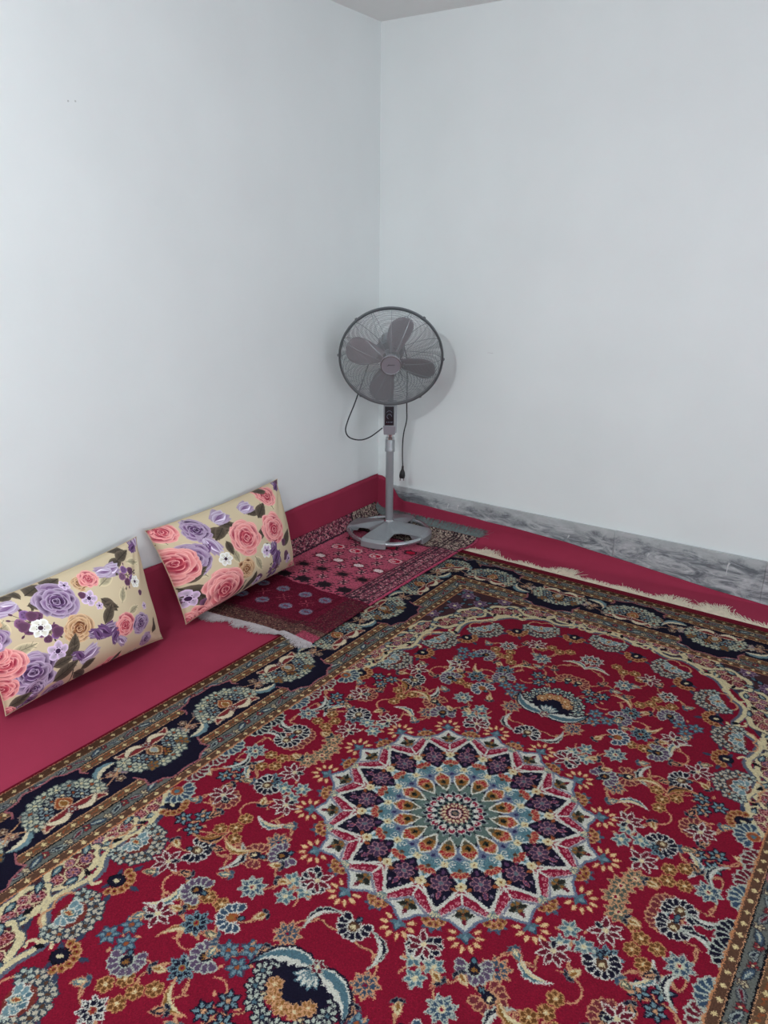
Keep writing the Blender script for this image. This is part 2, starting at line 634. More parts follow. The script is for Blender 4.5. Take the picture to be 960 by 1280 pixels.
def halfros(cv, T):
    for a in np.linspace(-1.4, 1.4, 7):
        cv.poly(T(rpetal(.024, .02, .022) * np.exp(1j * a)), OCHRE, TAN, .003)
        cv.poly(T(circ(.004, 6, .034 * np.exp(1j * a))), DRED)
    for a in (-2.0, -1.2, 0, 1.2, 2.0):
        cv.poly(T(petal(.03, .014, .042 if abs(a) < 1.9 else .01) * np.exp(1j * a)), rgb(56, 66, 88), None)
    cv.poly(T(ell(.022, .02, 10)), NAVY, BLACK, .003)
    cv.poly(T(ell(.009, .006, 8)), CREAM)


def cartouche(cv, T, L=.1, w=.05, k=0):
    """cream cloud band holding maroon flowers"""
    t = 2 * PI * np.arange(40) / 40
    r = 1 + .09 * np.cos(6 * t)
    P = L * np.cos(t) * r + 1j * w * np.sin(t) * r
    cv.poly(T(P * 1.07), rgb(70, 78, 92), None)
    cv.poly(T(P), CREAM, None)
    cv.poly(T((P.real * .80 + 1j * P.imag * .62)), rgb(96, 34, 42), rgb(60, 66, 70), .003)
    for c, f in ((-.048 + .008j, .021), (.012 + .014j, .021), (.056 - .006j, .019), (-.012 - .022j, .015)):
        c = c * L / .1
        cv.poly(T(blob(f * 1.02, 16, .08) + c), rgb(78, 28, 36), CREAM, .0035)
        flower(cv, lambda P, c=c: T(np.asarray(P) + c), f * .8, 6, (MAR, rgb(110, 34, 44), PURP)[(k + int(f * 1e3)) % 3], rgb(196, 140, 140), TEAL if k % 2 else RUST, ew=.0024, shape=rpetal)
    for c, a in ((-.075 - .02j, .6), (.04 + .034j, -.3), (.03 - .034j, .2)):
        cv.poly(T(petal(.04, .02, -.02) * np.exp(1j * a) + c * L / .1), TEAL, NAVY, .003)
        cv.poly(T(petal(.024, .007, -.012) * np.exp(1j * a) + c * L / .1), PALE)


HU, HV = 1.09, 1.674


def make_carpet():
    cv = Cv(-.16, -.16, HU, HV, 800, RED)
    # ---- spandrel ground and cream lattice
    path = [(.76, .40), (.695, .46), (.665, .56), (.672, .66), (.63, .755), (.635, .86), (.565, .95), (.55, 1.06), (.48, 1.13), (.40, 1.2), (.32, 1.23),
            (.235, 1.225), (.17, 1.265), (.1, 1.255), (.05, 1.275), (-.02, 1.27), (-.2, 1.27), (-.2, 1.5), (.9, 1.5), (.9, .4)]
    cv.poly([complex(*p) for p in path], rgb(70, 44, 48), rgb(52, 58, 80), .012)
    # corner flowers
    for (x, y, a) in ((.66, 1.24, .8), (.58, 1.2, 0.2), (.66, 1.12, 1.4), (.70, 1.3, .8), (.5, 1.28, 0), (.7, 1.0, 1.5), (.38, 1.3, 0), (.705, .86, 1.5)):
        T = TF(complex(x, y), a)
        flower(cv, T, .034, 7, PURP, MAUVE, CREAM, ew=.004)
        for e in (0, 1.57, 3.14, 4.71):
            cv.poly(T(petal(.03, .018, .03) * np.exp(1j * (e + .6))), TEAL, NAVY, .003)
    for p in ((.735, .405), (.735, .52), (.735, .64), (.738, .76), (.735, .9)):
        cv.poly(ell(.03, .018, 12, complex(*p), 1.57), BROWN, CREAM, .008)
    band = [(.70, .47, 1.75), (.695, .6, 1.5), (.675, .735, 1.75), (.665, .87, 1.7), (.60, .985, 2.1), (.565, 1.1, 2.2), (.455, 1.2, 2.6), (.335, 1.265, 2.95), (.20, 1.285, 3.1), (.07, 1.295, 3.14)]
    for i, (x, y, a) in enumerate(band):
        cartouche(cv, TF(complex(x, y), a), (.075, .07, .082, .07, .085, .075, .09, .082, .07, .07)[i], (.042, .044, .05, .046, .055, .05, .055, .05, .042, .04)[i], i)
    # cream scrolled edge toward the red field
    edge = [(.725, .395), (.672, .44), (.648, .50), (.635, .54), (.655, .6), (.648, .66), (.60, .705), (.622, .78), (.625, .84), (.57, .875), (.525, .9), (.545, .97), (.535, 1.03), (.49, 1.06), (.455, 1.11),
            (.415, 1.165), (.37, 1.175), (.33, 1.21), (.27, 1.235), (.225, 1.21), (.17, 1.24), (.13, 1.265), (.1, 1.235), (.06, 1.255), (0, 1.27), (-.06, 1.255)]
    E = np.array([complex(*p) for p in edge])
    tt = np.linspace(0, len(E) - 1, 140)
    Es = np.interp(tt, np.arange(len(E)), E.real) + 1j * np.interp(tt, np.arange(len(E)), E.imag)
    Es = np.convolve(np.pad(Es, 2, 'edge'), np.ones(5) / 5, 'valid')
    cv.line(Es, .026, rgb(92, 100, 116))
    cv.line(Es + .004 + .004j, .014, CREAM)
    for i in range(0, len(edge) - 1, 2):
        p = complex(*edge[i])
        for s in (1, -1):
            cv.line(p + .012 + .012j + bez(0j, .01 * s + .02j, .03 * s + .02j, .03 * s - .004j) * np.exp(1j * i), .009, CREAM)
        cv.poly(petal(.03, .014) * np.exp(1j * i) + p + .02 + .02j, BLACK)
    for (x, y, a) in ((.615, .585, 3.1), (.555, .82, 3.4), (.45, 1.01, 3.75), (.262, 1.14, 4.3), (0.0, 1.195, -PI / 2)):
        ringpalm(cv, TF(complex(x, y), a))
    for (x, y, a) in ((.655, .435, 3.0), (.553, .695, 3.3), (.475, .9, 3.6), (.335, 1.067, 4.1), (.125, 1.155, 4.6)):
        halfros(cv, TF(complex(x, y), a))
    # ---- field motifs (quadrant)
    D = PI / 180
    L = [
        ('A', .110, .563, 20, 3), ('A', .158, .92, 0, 1), ('A', .235, .763, 40, 2), ('A', .270, .514, 0, 1), ('A', .307, .935, 0, 0), ('A', .320, .367, 10, 3),
        ('A', .46, .02, 0, 4), ('A', .482, .062, 0, 4), ('A', .503, .2, 20, 2), ('A', .64, .125, 0, 1), ('A', .01, 1.02, 0, 0),
        ('B', .100, .79, 30, 0), ('B', .162, .668, 10, 2), ('B', .182, .462, 80, 1), ('B', .416, .786, 40, 2), ('B', .425, .2, 0, 1), ('B', .564, .445, 20, 0), ('B', .616, .24, 60, 0),
        ('C', .125, 1.008, 0, 0), ('C', .272, .858, 10, 1), ('C', .332, .597, 40, 1), ('C', .448, .395, 60, 1), ('C', .548, .103, 80, 1),
        ('D', .0, .462, 90, 0), ('D', .02, .84, 80, 2), ('D', .16, .41, 60, 0), ('D', .218, .715, 45, 1), ('D', .247, .607, 30, 3), ('D', .281, .397, 60, 1),
        ('D', .345, .825, 120, 1), ('D', .34, .436, 20, 2), ('D', .467, .51, 200, 0), ('D', .502, .222, 60, 0), ('D', .549, .335, 150, 2), ('D', .575, .028, 90, 2), ('D', .60, .03, 90, 0),
        ('E', .04, .945, 10, 1), ('E', .067, .487, 60, 0), ('E', .185, .808, -30, 2), ('E', .303, .717, 30, 2), ('E', .385, .474, 100, 0), ('E', .385, .31, 200, 1),
        ('E', .43, .655, 70, 1), ('E', .571, .19, 110, 1), ('E', .398, .428, 10, 2), ('E', .655, .05, 20, 0), ('E', .655, .19, 80, 0),
        ('F', .185, .937, 0, 1), ('F', .19, .556, 60, 0), ('F', .216, .686, 100, 1), ('F', .263, .424, 30, 0), ('F', .26, .991, 80, 2), ('F', .284, .797, 200, 0),
        ('F', .378, .905, 40, 1), ('F', .425, .578, 10, 2), ('F', .455, .285, 300, 0), ('F', .501, .623, 30, 3), ('F', .541, .52, 150, 0), ('F', .615, .381, 30, 1), ('F', .345, .52, 30, 1),
        ('F', .42, .72, 60, 1), ('F', .05, .70, 90, 3), ('F', .585, .28, 60, 2), ('F', .51, .07, 0, 0),
        ('G', .156, .405, 110, 0), ('G', .22, 1.009, 60, 0), ('G', .393, .7, 240, 0), ('G', .475, .13, 20, 0), ('G', .571, .324, 330, 0), ('G', .5, .58, 40, 0),
        ('E', .49, .445, 40, 3), ('F', .53, .38, 80, 2), ('A', .30, .665, 0, 2), ('F', .14, .86, 10, 1), ('F', .55, .235, 20, 3), ('D', .375, .60, 10, 1), ('F', .19, .85, 40, 2),
        ('F', .36, .66, 20, 0), ('F', .12, .62, 80, 2), ('F', .23, .46, 200, 0), ('F', .33, .30, 40, 1), ('G', .40, .25, 70, 0), ('F', .09, .88, 60, 2), ('F', .60, .18, 140, 2), ('F', .24, .665, 10, 3), ('F', .69, .28, 170, 0), ('F', .44, .48, 200, 2)]
    # stems first: a spanning tree of curved tendrils
    pts = np.array([complex(l[1], l[2]) for l in L])
    inn = [0]
    out = list(range(1, len(L)))
    sg = 1
    while out:
        dm = np.abs(pts[inn][:, None] - pts[out][None, :])
        i, j = np.unravel_index(dm.argmin(), dm.shape)
        a, b = pts[inn[i]], pts[out[j]]
        if abs(a - b) < .17:
            n = 1j * (b - a) * .3 * sg
            sg = -sg
            P = bez(a, a + (b - a) * .3 + n, a + (b - a) * .7 + n, b)
            cv.line(P, .0046, TAN, rgb(96, 20, 34), .0012)
            m = P[6]
            cv.line(m + (b - a) / abs(b - a) * bez(0j, .01 + .014j * sg, .03 + .018j * sg, .03 + .002j * sg), .0045, TAN)
        inn.append(out[j])
        out.pop(j)
    for (x, y, r) in ((.2, .49, 3), (.35, .4, 1), (.42, .62, 5), (.58, .40, 2), (.46, .33, 4), (.27, .69, 0), (.15, .76, 2)):
        cv.line(complex(x, y) + .05 * np.exp(1j * np.linspace(r, r + 3.2, 12)) * np.linspace(1, .5, 12), .005, TAN)
    for j, (t, x, y, a, k) in enumerate(L):
        T = TF(complex(x, y), a * D, 1.0 if t != 'E' else 1.3, bool(j % 2))
        dict(A=m_A, B=m_B, C=m_C, D=m_D, E=m_E, F=m_F, G=m_G)[t](cv, T, k)
    for k, (x, y) in enumerate(((.69, .39), (.728, .218), (.728, .03), (.728, .155), (.728, .30))):
        m_H(cv, TF(complex(x, y), PI, .9), k)
    m_P(cv, TF(.0 + .64j, PI / 2))
    # ---- medallion, 16-fold
    K = [np.exp(2j * PI * k / 16) for k in range(16)]
    Hf = [np.exp(2j * PI * (k + .5) / 16) for k in range(16)]
    for h in Hf:   # fans of pale petals outside
        for a in np.linspace(-2.05, 2.05, 8):
            cv.poly((petal(.026, .0125, .02) * np.exp(1j * a) + .402) * h, rgb(222, 190, 140), rgb(150, 60, 50), .002)
        cv.poly((petal(.034, .02, -.012) + .398) * h, LBLUE, BLUE, .004)
        for s in (1, -1):
            cv.poly((petal(.024, .012) * np.exp(1j * s * 1.2) + .394) * h, TEAL, None)
    for h in K:
        for s in (1, -1, 0):
            cv.poly((petal(.03, .016) * np.exp(1j * s * .95) + .372) * h, rgb(70, 92, 112), None)
        for s in (-1.1, -.35, .35, 1.1):
            cv.poly(circ(.0105, 10, .356 + .02 * np.exp(1j * s)) * h, OCHRE, TAN, .003)
            cv.poly(circ(.004, 6, .356 + .02 * np.exp(1j * s)) * h, MAR)
    for h in Hf:   # white flower pads
        P = np.array([.312 + 0j, .324 + .022j, (.338 + .058j), .352 + .054j, .36 + .03j, .372 + .02j, .39 + 0j])
        P = np.concatenate([P, np.conj(P[::-1][1:-1])])
        cv.poly(P * h * 1.0, WHITE, rgb(104, 118, 140), .007)
        flower(cv, TF(.338 * h, np.angle(h)), .02, 5, OCHRE, GGREEN, RUST, ew=.003, shape=rpetal)
        for s in (1, -1):
            cv.poly((petal(.028, .013) * np.exp(1j * s * 1.25) + .336) * h, rgb(38, 40, 36), None)
        cv.poly((petal(.02, .011) + .352) * h, MAR, None)
    for h in Hf:   # red chevrons
        for s in (1, -1):
            q = [.2765, .30 * np.exp(1j * s * .105), .338 * np.exp(1j * s * .185), .353 * np.exp(1j * s * .168), .338 * np.exp(1j * s * .10), .313]
            cv.poly(np.array(q) * h, rgb(134, 26, 52), WHITE, .006)
        for s in (1, -1):
            cv.line(np.array([.3145, .339 * np.exp(1j * s * .094), .354 * np.exp(1j * s * .15)]) * h, .0055, rgb(122, 124, 140))
            for u in (.25, .5, .75, .95):
                c = (.293 + .052 * u) * np.exp(1j * s * .16 * u)
                cv.poly(circ(.0046, 8, c) * h, rgb(134, 26, 52), rgb(206, 140, 150), .0024)
    for h in K:
        for a in (-.6, -.2, .2, .6):
            cv.poly((petal(.026, .009) * np.exp(1j * a) + .335) * h, CREAM, TEAL, .002)
    # navy kites
    for h in K:
        P = np.array([.186, .258 * np.exp(1j * PI / 16), .30 * np.exp(1j * .085), .334, .30 * np.exp(-1j * .085), .258 * np.exp(-1j * PI / 16)])
        cv.poly(P * h, NAVY, WHITE, .008)
        flower(cv, TF(.252 * h, np.angle(h)), .027, 7, rgb(66, 50, 76), rgb(168, 120, 128), rgb(90, 104, 112), ew=.0022, shape=rpetal)
        for a, l in ((0, .024), (1.2, .02), (-1.2, .02), (2.4, .02), (-2.4, .02), (PI, .02)):
            cv.poly((petal(l, .011, .026) * np.exp(1j * a) + .252) * h, (PURP, RUST, rgb(110, 30, 60))[int(abs(a)) % 3], PINK if a == 0 else None, .002)
        for s in (1, -1):
            cv.poly((petal(.014, .007)) * h + .287 * np.exp(1j * s * .05) * h, MAUVE)
    # teal star
    st = []
    for k in range(16):
        st += [.19 * K[k] * np.exp(0j), .208 * K[k] * np.exp(.075j), .226 * K[k] * np.exp(.135j), .257 * Hf[k], .226 * K[k] * np.exp(1j * (PI / 8 - .135)), .208 * K[k] * np.exp(1j * (PI / 8 - .075))]
    cv.poly(np.array(st), rgb(84, 122, 132), rgb(186, 204, 204), .008)
    cv.poly(.175 * np.array([z for k in range(16) for z in (K[k] * .985, Hf[k] * 1.02)]), rgb(104, 116, 140), None)
    for h in Hf:
        for a in (-.95, -.5, 0, .5, .95):
            cv.poly((rpetal(.02, .011, .008) * np.exp(1j * a) + .206) * h, rgb(150, 44, 48), TAN, .002)
        cv.poly((petal(.014, .012) + .2) * h, BROWN)
        for s in (1, -1):
            c = .185 * np.exp(1j * s * .085)
            th = np.linspace(0, 8.5, 22)
            cv.poly(circ(.0125, 12, c) * h, rgb(72, 112, 128), LBLUE, .002)
            cv.line((c + (.0115 - .00115 * th) * np.exp(1j * s * th)) * h, .003, WHITE)
        cv.poly(circ(.006, 8, .168) * h, rgb(48, 44, 84))
    # dark centre ground and green-grey points
    cv.poly(circ(.112, 40), rgb(30, 34, 38), None)
    for h in Hf:
        cv.poly((petal(.066, .036, .062)) * h, rgb(92, 112, 106), rgb(24, 26, 34), .004)
    for h in K:
        P = np.concatenate([[.096 + 0j], .12 + 1j * np.array([.0155]), .142 + 1j * np.array([.0225]), .16 + 1j * np.array([.0175]), [.177 + 0j]])
        P = np.concatenate([P, np.conj(P[::-1][1:-1])])
        cv.poly(P * h, OCHRE, WHITE, .0055)
        cv.poly(np.array([.102, .12 + .011j, .12 - .011j]) * h, rgb(82, 82, 68))
        for a in (-1.0, -.5, 0, .5, 1.0):
            cv.poly((rpetal(.018, .01, .006) * np.exp(1j * a) + .141) * h, rgb(150, 36, 44), TAN, .002)
        cv.poly((petal(.02, .012) + .124) * h, BLACK)
        for s in (.8, -.8):
            cv.poly((petal(.013, .006) * np.exp(1j * s) + .128) * h, rgb(40, 48, 36))
    for h in Hf:
        cv.poly((petal(.048, .026, .045)) * h, NAVY, rgb(150, 160, 160), .003)
    for h in K:
        cv.poly((rpetal(.026, .022, .054)) * h, rgb(136, 34, 60), WHITE, .003)
        cv.poly((petal(.02, .013, .05)) * h, WHITE)
    for h in Hf:
        cv.poly(petal(.034, .0135, .018) * h, rgb(206, 198, 170), rgb(52, 84, 84), .003)
    for h in K:
        cv.poly(petal(.024, .011, .018) * h, CREAM, MAR, .003)
    cv.poly(circ(.0255, 24), MAR, None)
    cv.poly(circ(.021, 24) * np.tile([1, .93], 12), rgb(226, 190, 176), NAVY, .002)
    cv.poly(circ(.0125, 16), NAVY)
    cv.poly(ell(.0095, .0075, 14), rgb(128, 108, 92), rgb(60, 70, 70), .002)
    for h in Hf:   # big and small node flowers
        for a in range(4):
            cv.poly(circ(.0075, 8, .258 + .0075 * np.exp(1j * (a * PI / 2))) * h, CREAM)
        cv.poly(circ(.004, 6, .258) * h, OCHRE)
    for h in K:
        for a in range(4):
            cv.poly(circ(.0062, 8, .19 + .006 * np.exp(1j * (a * PI / 2 + .8))) * h, CREAM)
        cv.poly(circ(.003, 6, .19) * h, OCHRE)
    # ---- border bands by distance from the edge
    Xg = (np.arange(cv.w) + .5) / cv.p + cv.x0
    Yg = (np.arange(cv.h) + .5) / cv.p + cv.y0
    ee = np.minimum((HU - Xg)[None, :], (HV - Yg)[:, None])
    GUARD = rgb(104, 108, 102)
    bands = [(0, .010, RED), (.010, .013, TAN), (.013, .042, BROWN), (.042, .045, TAN), (.045, .080, GUARD), (.080, .084, BLACK), (.084, .087, TAN), (.087, .112, rgb(102, 78, 58)), (.112, .115, TAN),
             (.115, .268, NAVY), (.268, .271, TAN), (.271, .296, rgb(102, 78, 58)), (.296, .299, TAN), (.299, .304, BLACK), (.304, .344, GUARD), (.344, .347, BLACK), (.347, .350, TAN), (.350, .372, rgb(94, 66, 52)), (.372, .377, rgb(190, 130, 90))]
    for a, b, c in bands:
        cv.a[(ee >= a) & (ee < b)] = c
    sides = ((lambda s, e: complex(HU - e, s), HV, PI / 2), (lambda s, e: complex(s, HV - e), HU, 0.))

    def dots(e0, r, sp, rs=None):
        for fn, Lm, ang in sides:
            n = int((Lm - e0) / sp) + 1
            for k in range(-3, n + 1):
                if k * sp > Lm - e0 * .95:
                    break
                c = fn(k * sp, e0)
                for a in range(4):
                    cv.poly(petal(r * 1.5, r * 1.1) * np.exp(1j * (a * PI / 2 + ang)) + c, rgb(222, 204, 150))
                if rs:
                    c2 = fn((k + .5) * sp, e0)
                    cv.line(c2 + bez(-.011 - .005j, -.004 + .014j, .004 - .014j, .011 + .005j) * np.exp(1j * ang), .0035, rs)

    def leafy(e0, wd):
        for fn, Lm, ang in sides:
            sp = .06
            for k in range(-3, int((Lm - e0) / sp) + 1):
                c = fn(k * sp, e0)
                r = np.exp(1j * ang)
                sgn = 1 if k % 2 else -1
                a1 = .38 * sgn
                cv.poly(c + petal(.056, wd * .5, -.028) * np.exp(1j * a1) * r, (rgb(150, 162, 156), rgb(64, 84, 104), rgb(128, 132, 130))[k % 3], rgb(44, 50, 60), .003)
                cv.poly(c + petal(.036, wd * .18, -.018) * np.exp(1j * a1) * r, (rgb(40, 44, 60), PALE, MAR)[k % 3])
                flower(cv, TF(fn((k + .5) * sp, e0 + wd * .12 * sgn)), wd * .36, 5, (rgb(140, 46, 52), rgb(196, 186, 150))[k % 2], rgb(60, 44, 48), CREAM, ew=.002)
    leafy(.0625, .034)
    leafy(.324, .04)
    dots(.0275, .0055, .0415)
    dots(.0995, .0055, .043, RUST)
    dots(.2835, .0058, .043, RUST)
    dots(.361, .0058, .0392)

    def bpalm(T, f, bg=False):
        """border palmette, f=+1 fans toward the field (local -y), f=-1 toward the outer edge"""
        d = -.158 if f > 0 else .133
        x = .118
        P = [-x - .03, -x + d * .45j, -x + .012 + d * .62j, -x + .002 + d * .78j, -x + .045 + d * .84j, -.05 + d * .97j, 0 + d * .93j, .05 + d * .97j, x - .045 + d * .84j, x - .002 + d * .78j, x - .012 + d * .62j, x + d * .45j, x + .03]
        if bg:
            cv.poly(T(np.array(P)), NAVY, rgb(160, 96, 104), .006)
            cv.poly(T(np.array([-x - .05 - .06j, x + .05 - .06j, x + .05 + .06j, -x - .05 + .06j])), NAVY)
            return
        sy = -1j * f
        for rad, n, fr, a0, col, ol in ((.092, 10, .026, 1.75, rgb(188, 192, 168), rgb(70, 84, 88)), (.052, 6, .023, 1.5, rgb(128, 146, 148), NAVY)):
            for j, a in enumerate(np.linspace(-a0, a0, n)):
                c = (rad * np.exp(1j * a) * np.array(1.0) - .005) * sy
                cc = complex(c.real * 1.05, c.imag * .82)
                flower(cv, lambda P, c=cc: T(np.asarray(P) + c), fr, 6, col if (j + n) % 4 else (OCHRE if f > 0 else rgb(150, 160, 150)), ol, (RUST, CREAM)[j % 2], ew=.003, shape=rpetal)
        cv.poly(T((petal(.058, .05, -.02)) * sy), (RUST if f < 0 else rgb(110, 78, 52)), TAN, .004)
        cv.poly(T((petal(.034, .024, -.012)) * sy), (OCHRE if f < 0 else rgb(150, 160, 160)), CREAM, .003)
        for s in (1, -1):
            P = bez(-.018 + 0j, -.055 + s * .012j, -.025 + s * .06j, -.058 + s * .092j, 14) * sy
            cv.line(T(P), .03, rgb(126, 44, 48), rgb(216, 190, 160), .005, taper=True)
            P = bez(-.03 + s * .01j, -.066 + s * .022j, -.06 + s * .06j, -.026 + s * .078j, 14) * sy
            cv.line(T(P), .02, rgb(224, 212, 180), rgb(80, 60, 60), .002, taper=True)
        flower(cv, lambda P: T(np.asarray(P) - .035 * sy), .017, 6, PALE, MAR, RUST, ew=.003)

    def bmid(T, s):
        """crescents and sprigs between palmettes"""
        t = np.linspace(0, 1, 17)
        for q in (1,):
            mid = bez(-.06 - .055j, -.01 - .082j, .066 - .06j, .05 + .03j, 17)
            nrm = 1j * np.gradient(mid)
            nrm /= np.abs(nrm)
            w = .02 * np.sin(PI * t ** .8) * (1 + .15 * np.cos(32 * t))
            cv.poly(T(np.concatenate([mid + nrm * w, (mid - nrm * w)[::-1]])), LBLUE, rgb(60, 80, 90), .002)
            cv.poly(T(np.concatenate([mid + nrm * w * 1.0, (mid + nrm * w * .05)[::-1]])), rgb(222, 212, 180))
        for (x, y, a, c) in ((-.05, .02, 2.5, MAUVE), (-.01, .045, 1.2, BROWN), (.0, -.005, .3, rgb(120, 70, 60)), (-.04, -.008, 3.5, PALE), (.075, .055, .8, rgb(98, 74, 84)), (-.085, -.045, 3.9, BROWN), (.085, -.045, -.4, OCHRE)):
            cv.line(T(bez(-.02 + .01j, -.01 + .02j, complex(x, y) * .6, complex(x, y))), .004, TAN)
            flower(cv, lambda P, c=complex(x, y), a=a: T(np.asarray(P) * np.exp(1j * a) + c), .021, 5, c, rgb(160, 140, 124), CREAM, ew=.0025)

    vpos = [(0, -1), (.305, 1), (.61, -1), (.915, 1), (1.22, -1)]
    upos = [(0, -1), (.335, 1), (.67, -1)]
    eC = .19
    jobs = [(lambda P, s=s: HU - eC + 1j * s + (lambda z: z.imag + 1j * z.real)(np.asarray(P, complex)), f) for s, f in vpos]
    jobs += [(lambda P, s=s: s + 1j * (HV - eC) + np.asarray(P, complex), f) for s, f in upos]
    jobs += [(lambda P: (HU - .19) + 1j * (HV - .19) + np.asarray(P, complex) * np.exp(-1j * PI / 4) * .85, -1)]
    for T, f in jobs:
        bpalm(T, f, True)
    for k in range(-1, 5):
        bmid(lambda P, k=k: HU - eC + 1j * (.305 * k + .1525) + np.asarray(P, complex) * .74j * (1 if k % 2 else -1), 1)
    for k in range(-1, 3):
        bmid(lambda P, k=k: (.335 * k + .1675) + 1j * (HV - eC) + np.asarray(P, complex) * .78 * (1 if k % 2 else -1), 1)
    for T, f in jobs:
        bpalm(T, f)
    # ---- mirror the quadrant
    i0, j0 = int(round(.16 * cv.p)), int(round(.16 * cv.p))
    Q = cv.a[j0:, i0:]
    top = np.concatenate([Q[:, ::-1], Q], 1)
    full = np.concatenate([top[::-1], top], 0)
    return full


def rough_weave(A, amp=1.2, speck=.05, cell=3):
    """wool knots: wobble outlines a little and vary the yarn"""
    h, w, _ = A.shape

    def sm(a):
        n = rng.standard_normal((h // cell + 2, w // cell + 2))
        return np.kron(n, np.ones((cell, cell)))[:h, :w] * a
    jj = np.clip(np.arange(h)[:, None] + np.rint(sm(amp)), 0, h - 1).astype(int)
    ii = np.clip(np.arange(w)[None, :] + np.rint(sm(amp)), 0, w - 1).astype(int)
    B = A[jj, ii]
    B = B * (1 + sm(speck)[..., None]) 
    return np.clip(B, 0, 1)


def image_of(name, A):
    h, w, _ = A.shape
    im = bpy.data.images.new(name, w, h)
    px = np.ones((h, w, 4), np.float32)
    px[..., :3] = np.clip(A, 0, 1)
    im.pixels.foreach_set(px.ravel())
    im.update()
    im.pack()
    return im


def print_mat(name, A, gain=(1, 1, 1), rough=.9, bump=.3, bscale=700, sheen=0., bdist=.002, spec=.06):
    m = bpy.data.materials.new(name)
    m.use_nodes = True
    nt = m.node_tree
    b = nt.nodes['Principled BSDF']
    b.inputs['Roughness'].default_value = rough
    b.inputs['Specular IOR Level'].default_value = spec
    if sheen:
        b.inputs['Sheen Weight'].default_value = sheen
    uv = nt.nodes.new('ShaderNodeTexCoord')
    t = nt.nodes.new('ShaderNodeTexImage')
    t.image = image_of(name, A)
    t.extension = 'EXTEND'
    nt.links.new(uv.outputs['UV'], t.inputs['Vector'])
    g = nt.nodes.new('ShaderNodeMix')
    g.data_type = 'RGBA'
    g.blend_type = 'MULTIPLY'
    g.inputs[0].default_value = 1
    g.inputs[7].default_value = (*gain, 1)
    nt.links.new(t.outputs['Color'], g.inputs[6])
    nt.links.new(g.outputs[2], b.inputs['Base Color'])
    n = nt.nodes.new('ShaderNodeTexNoise')
    n.inputs['Scale'].default_value = bscale
    nt.links.new(uv.outputs['Object'], n.inputs['Vector'])
    bp = nt.nodes.new('ShaderNodeBump')
    bp.inputs['Strength'].default_value = bump
    bp.inputs['Distance'].default_value = bdist
    nt.links.new(n.outputs['Fac'], bp.inputs['Height'])
    nt.links.new(bp.outputs['Normal'], b.inputs['Normal'])
    return m


# ------------------------------------------------------------------ felt lying on the floor and folded up the walls
FX, FY, FR, FB = .014, -.026, .075, .004      # wall-side faces, cove radius, underside height


def wob(t, seed, amp):
    return amp * (math.sin(3.1 * t + seed) + .6 * math.sin(7.7 * t + 2 * seed) + .35 * math.sin(17 * t + 3.3 * seed)) / 1.95


def h_left(y):
    t = -y
    h = .252 + wob(t, 1.0, .007)
    return h


HB = [(-.1, .255), (.05, .25), (.10, .225), (.15, .15), (.18, .127), (.435, .124), (.64, .118), (.85, .109), (1.157, .093), (1.364, .073), (1.71, .037), (2.094, .006), (2.5, .003), (6, .003)]


def h_back(x):
    return float(np.interp(x, [p[0] for p in HB], [p[1] for p in HB])) + (wob(x * 1.3, 2.2, .004) if .2 < x < 1.9 else 0)


def cove(a, hmax, off=0.):
    """a: 0 = top edge on the wall, 1 = end of wall part, 2 = end of cove -> (distance from wall, height)"""
    r = min(FR, hmax)
    if a <= 1:
        return off, r + (hmax - r) * (1 - a)
    q = (a - 1) * PI / 2
    return off + r * (1 - math.cos(q)), r * (1 - math.sin(q))


def felt_mesh():
    pa = [0, .15, .3, .5, .7, .85, 1] + [1 + k / 8 for k in range(1, 9)]
    xs = np.concatenate([np.linspace(.12, 1.2, 30), np.linspace(1.25, 4.26, 34)])
    ys = np.concatenate([np.linspace(-.13, -1.2, 28), np.linspace(-1.25, -5.25, 60)])
    cols = [('w', a) for a in pa] + [('f', x) for x in xs]
    rows = [('w', a) for a in pa] + [('f', y) for y in ys]
    V, idx = [], {}
    for j, (tr, b) in enumerate(rows):
        for i, (tcx, a) in enumerate(cols):
            yw = FY if tr == 'w' else b
            xw = FX if tcx == 'w' else a
            zl = zb = 0
            x, y = xw, yw
            if tcx == 'w':
                d, zl = cove(a, h_left(yw))
                x = FX + d
            if tr == 'w':
                d, zb = cove(b, h_back(x))
                y = FY - d
            idx[j, i] = len(V)
            V.append((x, y, FB + max(zl, zb)))
    F = []
    nr, nc = len(rows), len(cols)
    for j in range(nr - 1):
        for i in range(nc - 1):
            F.append((idx[j, i], idx[j + 1, i], idx[j + 1, i + 1], idx[j, i + 1]))
    me = bpy.data.meshes.new('felt_floor_covering')
    me.from_pydata(V, [], F)
    me.update()
    bm = bmesh.new()
    bm.from_mesh(me)
    bmesh.ops.remove_doubles(bm, verts=bm.verts, dist=.0003)
    bmesh.ops.recalc_face_normals(bm, faces=bm.faces)
    bm.to_mesh(me)
    bm.free()
    o = link('felt_floor_covering', me, M_felt, smooth=True)
    s = o.modifiers.new('thickness', 'SOLIDIFY')
    s.thickness = .004
    s.offset = 0
    return o


tag(felt_mesh(), 'plain crimson felt floor covering turned up along both white walls', 'felt carpet')
FZ = FB + .002

# ------------------------------------------------------------------ the large medallion carpet
CA = math.radians(-1.6)
CT = .010
ccx = .515 + 1.1275 * math.cos(-CA) - 1.709 * math.sin(-CA)
ccy = -.222 - 1.1275 * math.sin(-CA) - 1.709 * math.cos(-CA)
carpet = empty('medallion_carpet', (ccx, ccy, FZ))
carpet.rotation_euler = (0, 0, CA)
tag(carpet, 'large red carpet with a round many-petalled medallion and navy flower border', 'carpet')


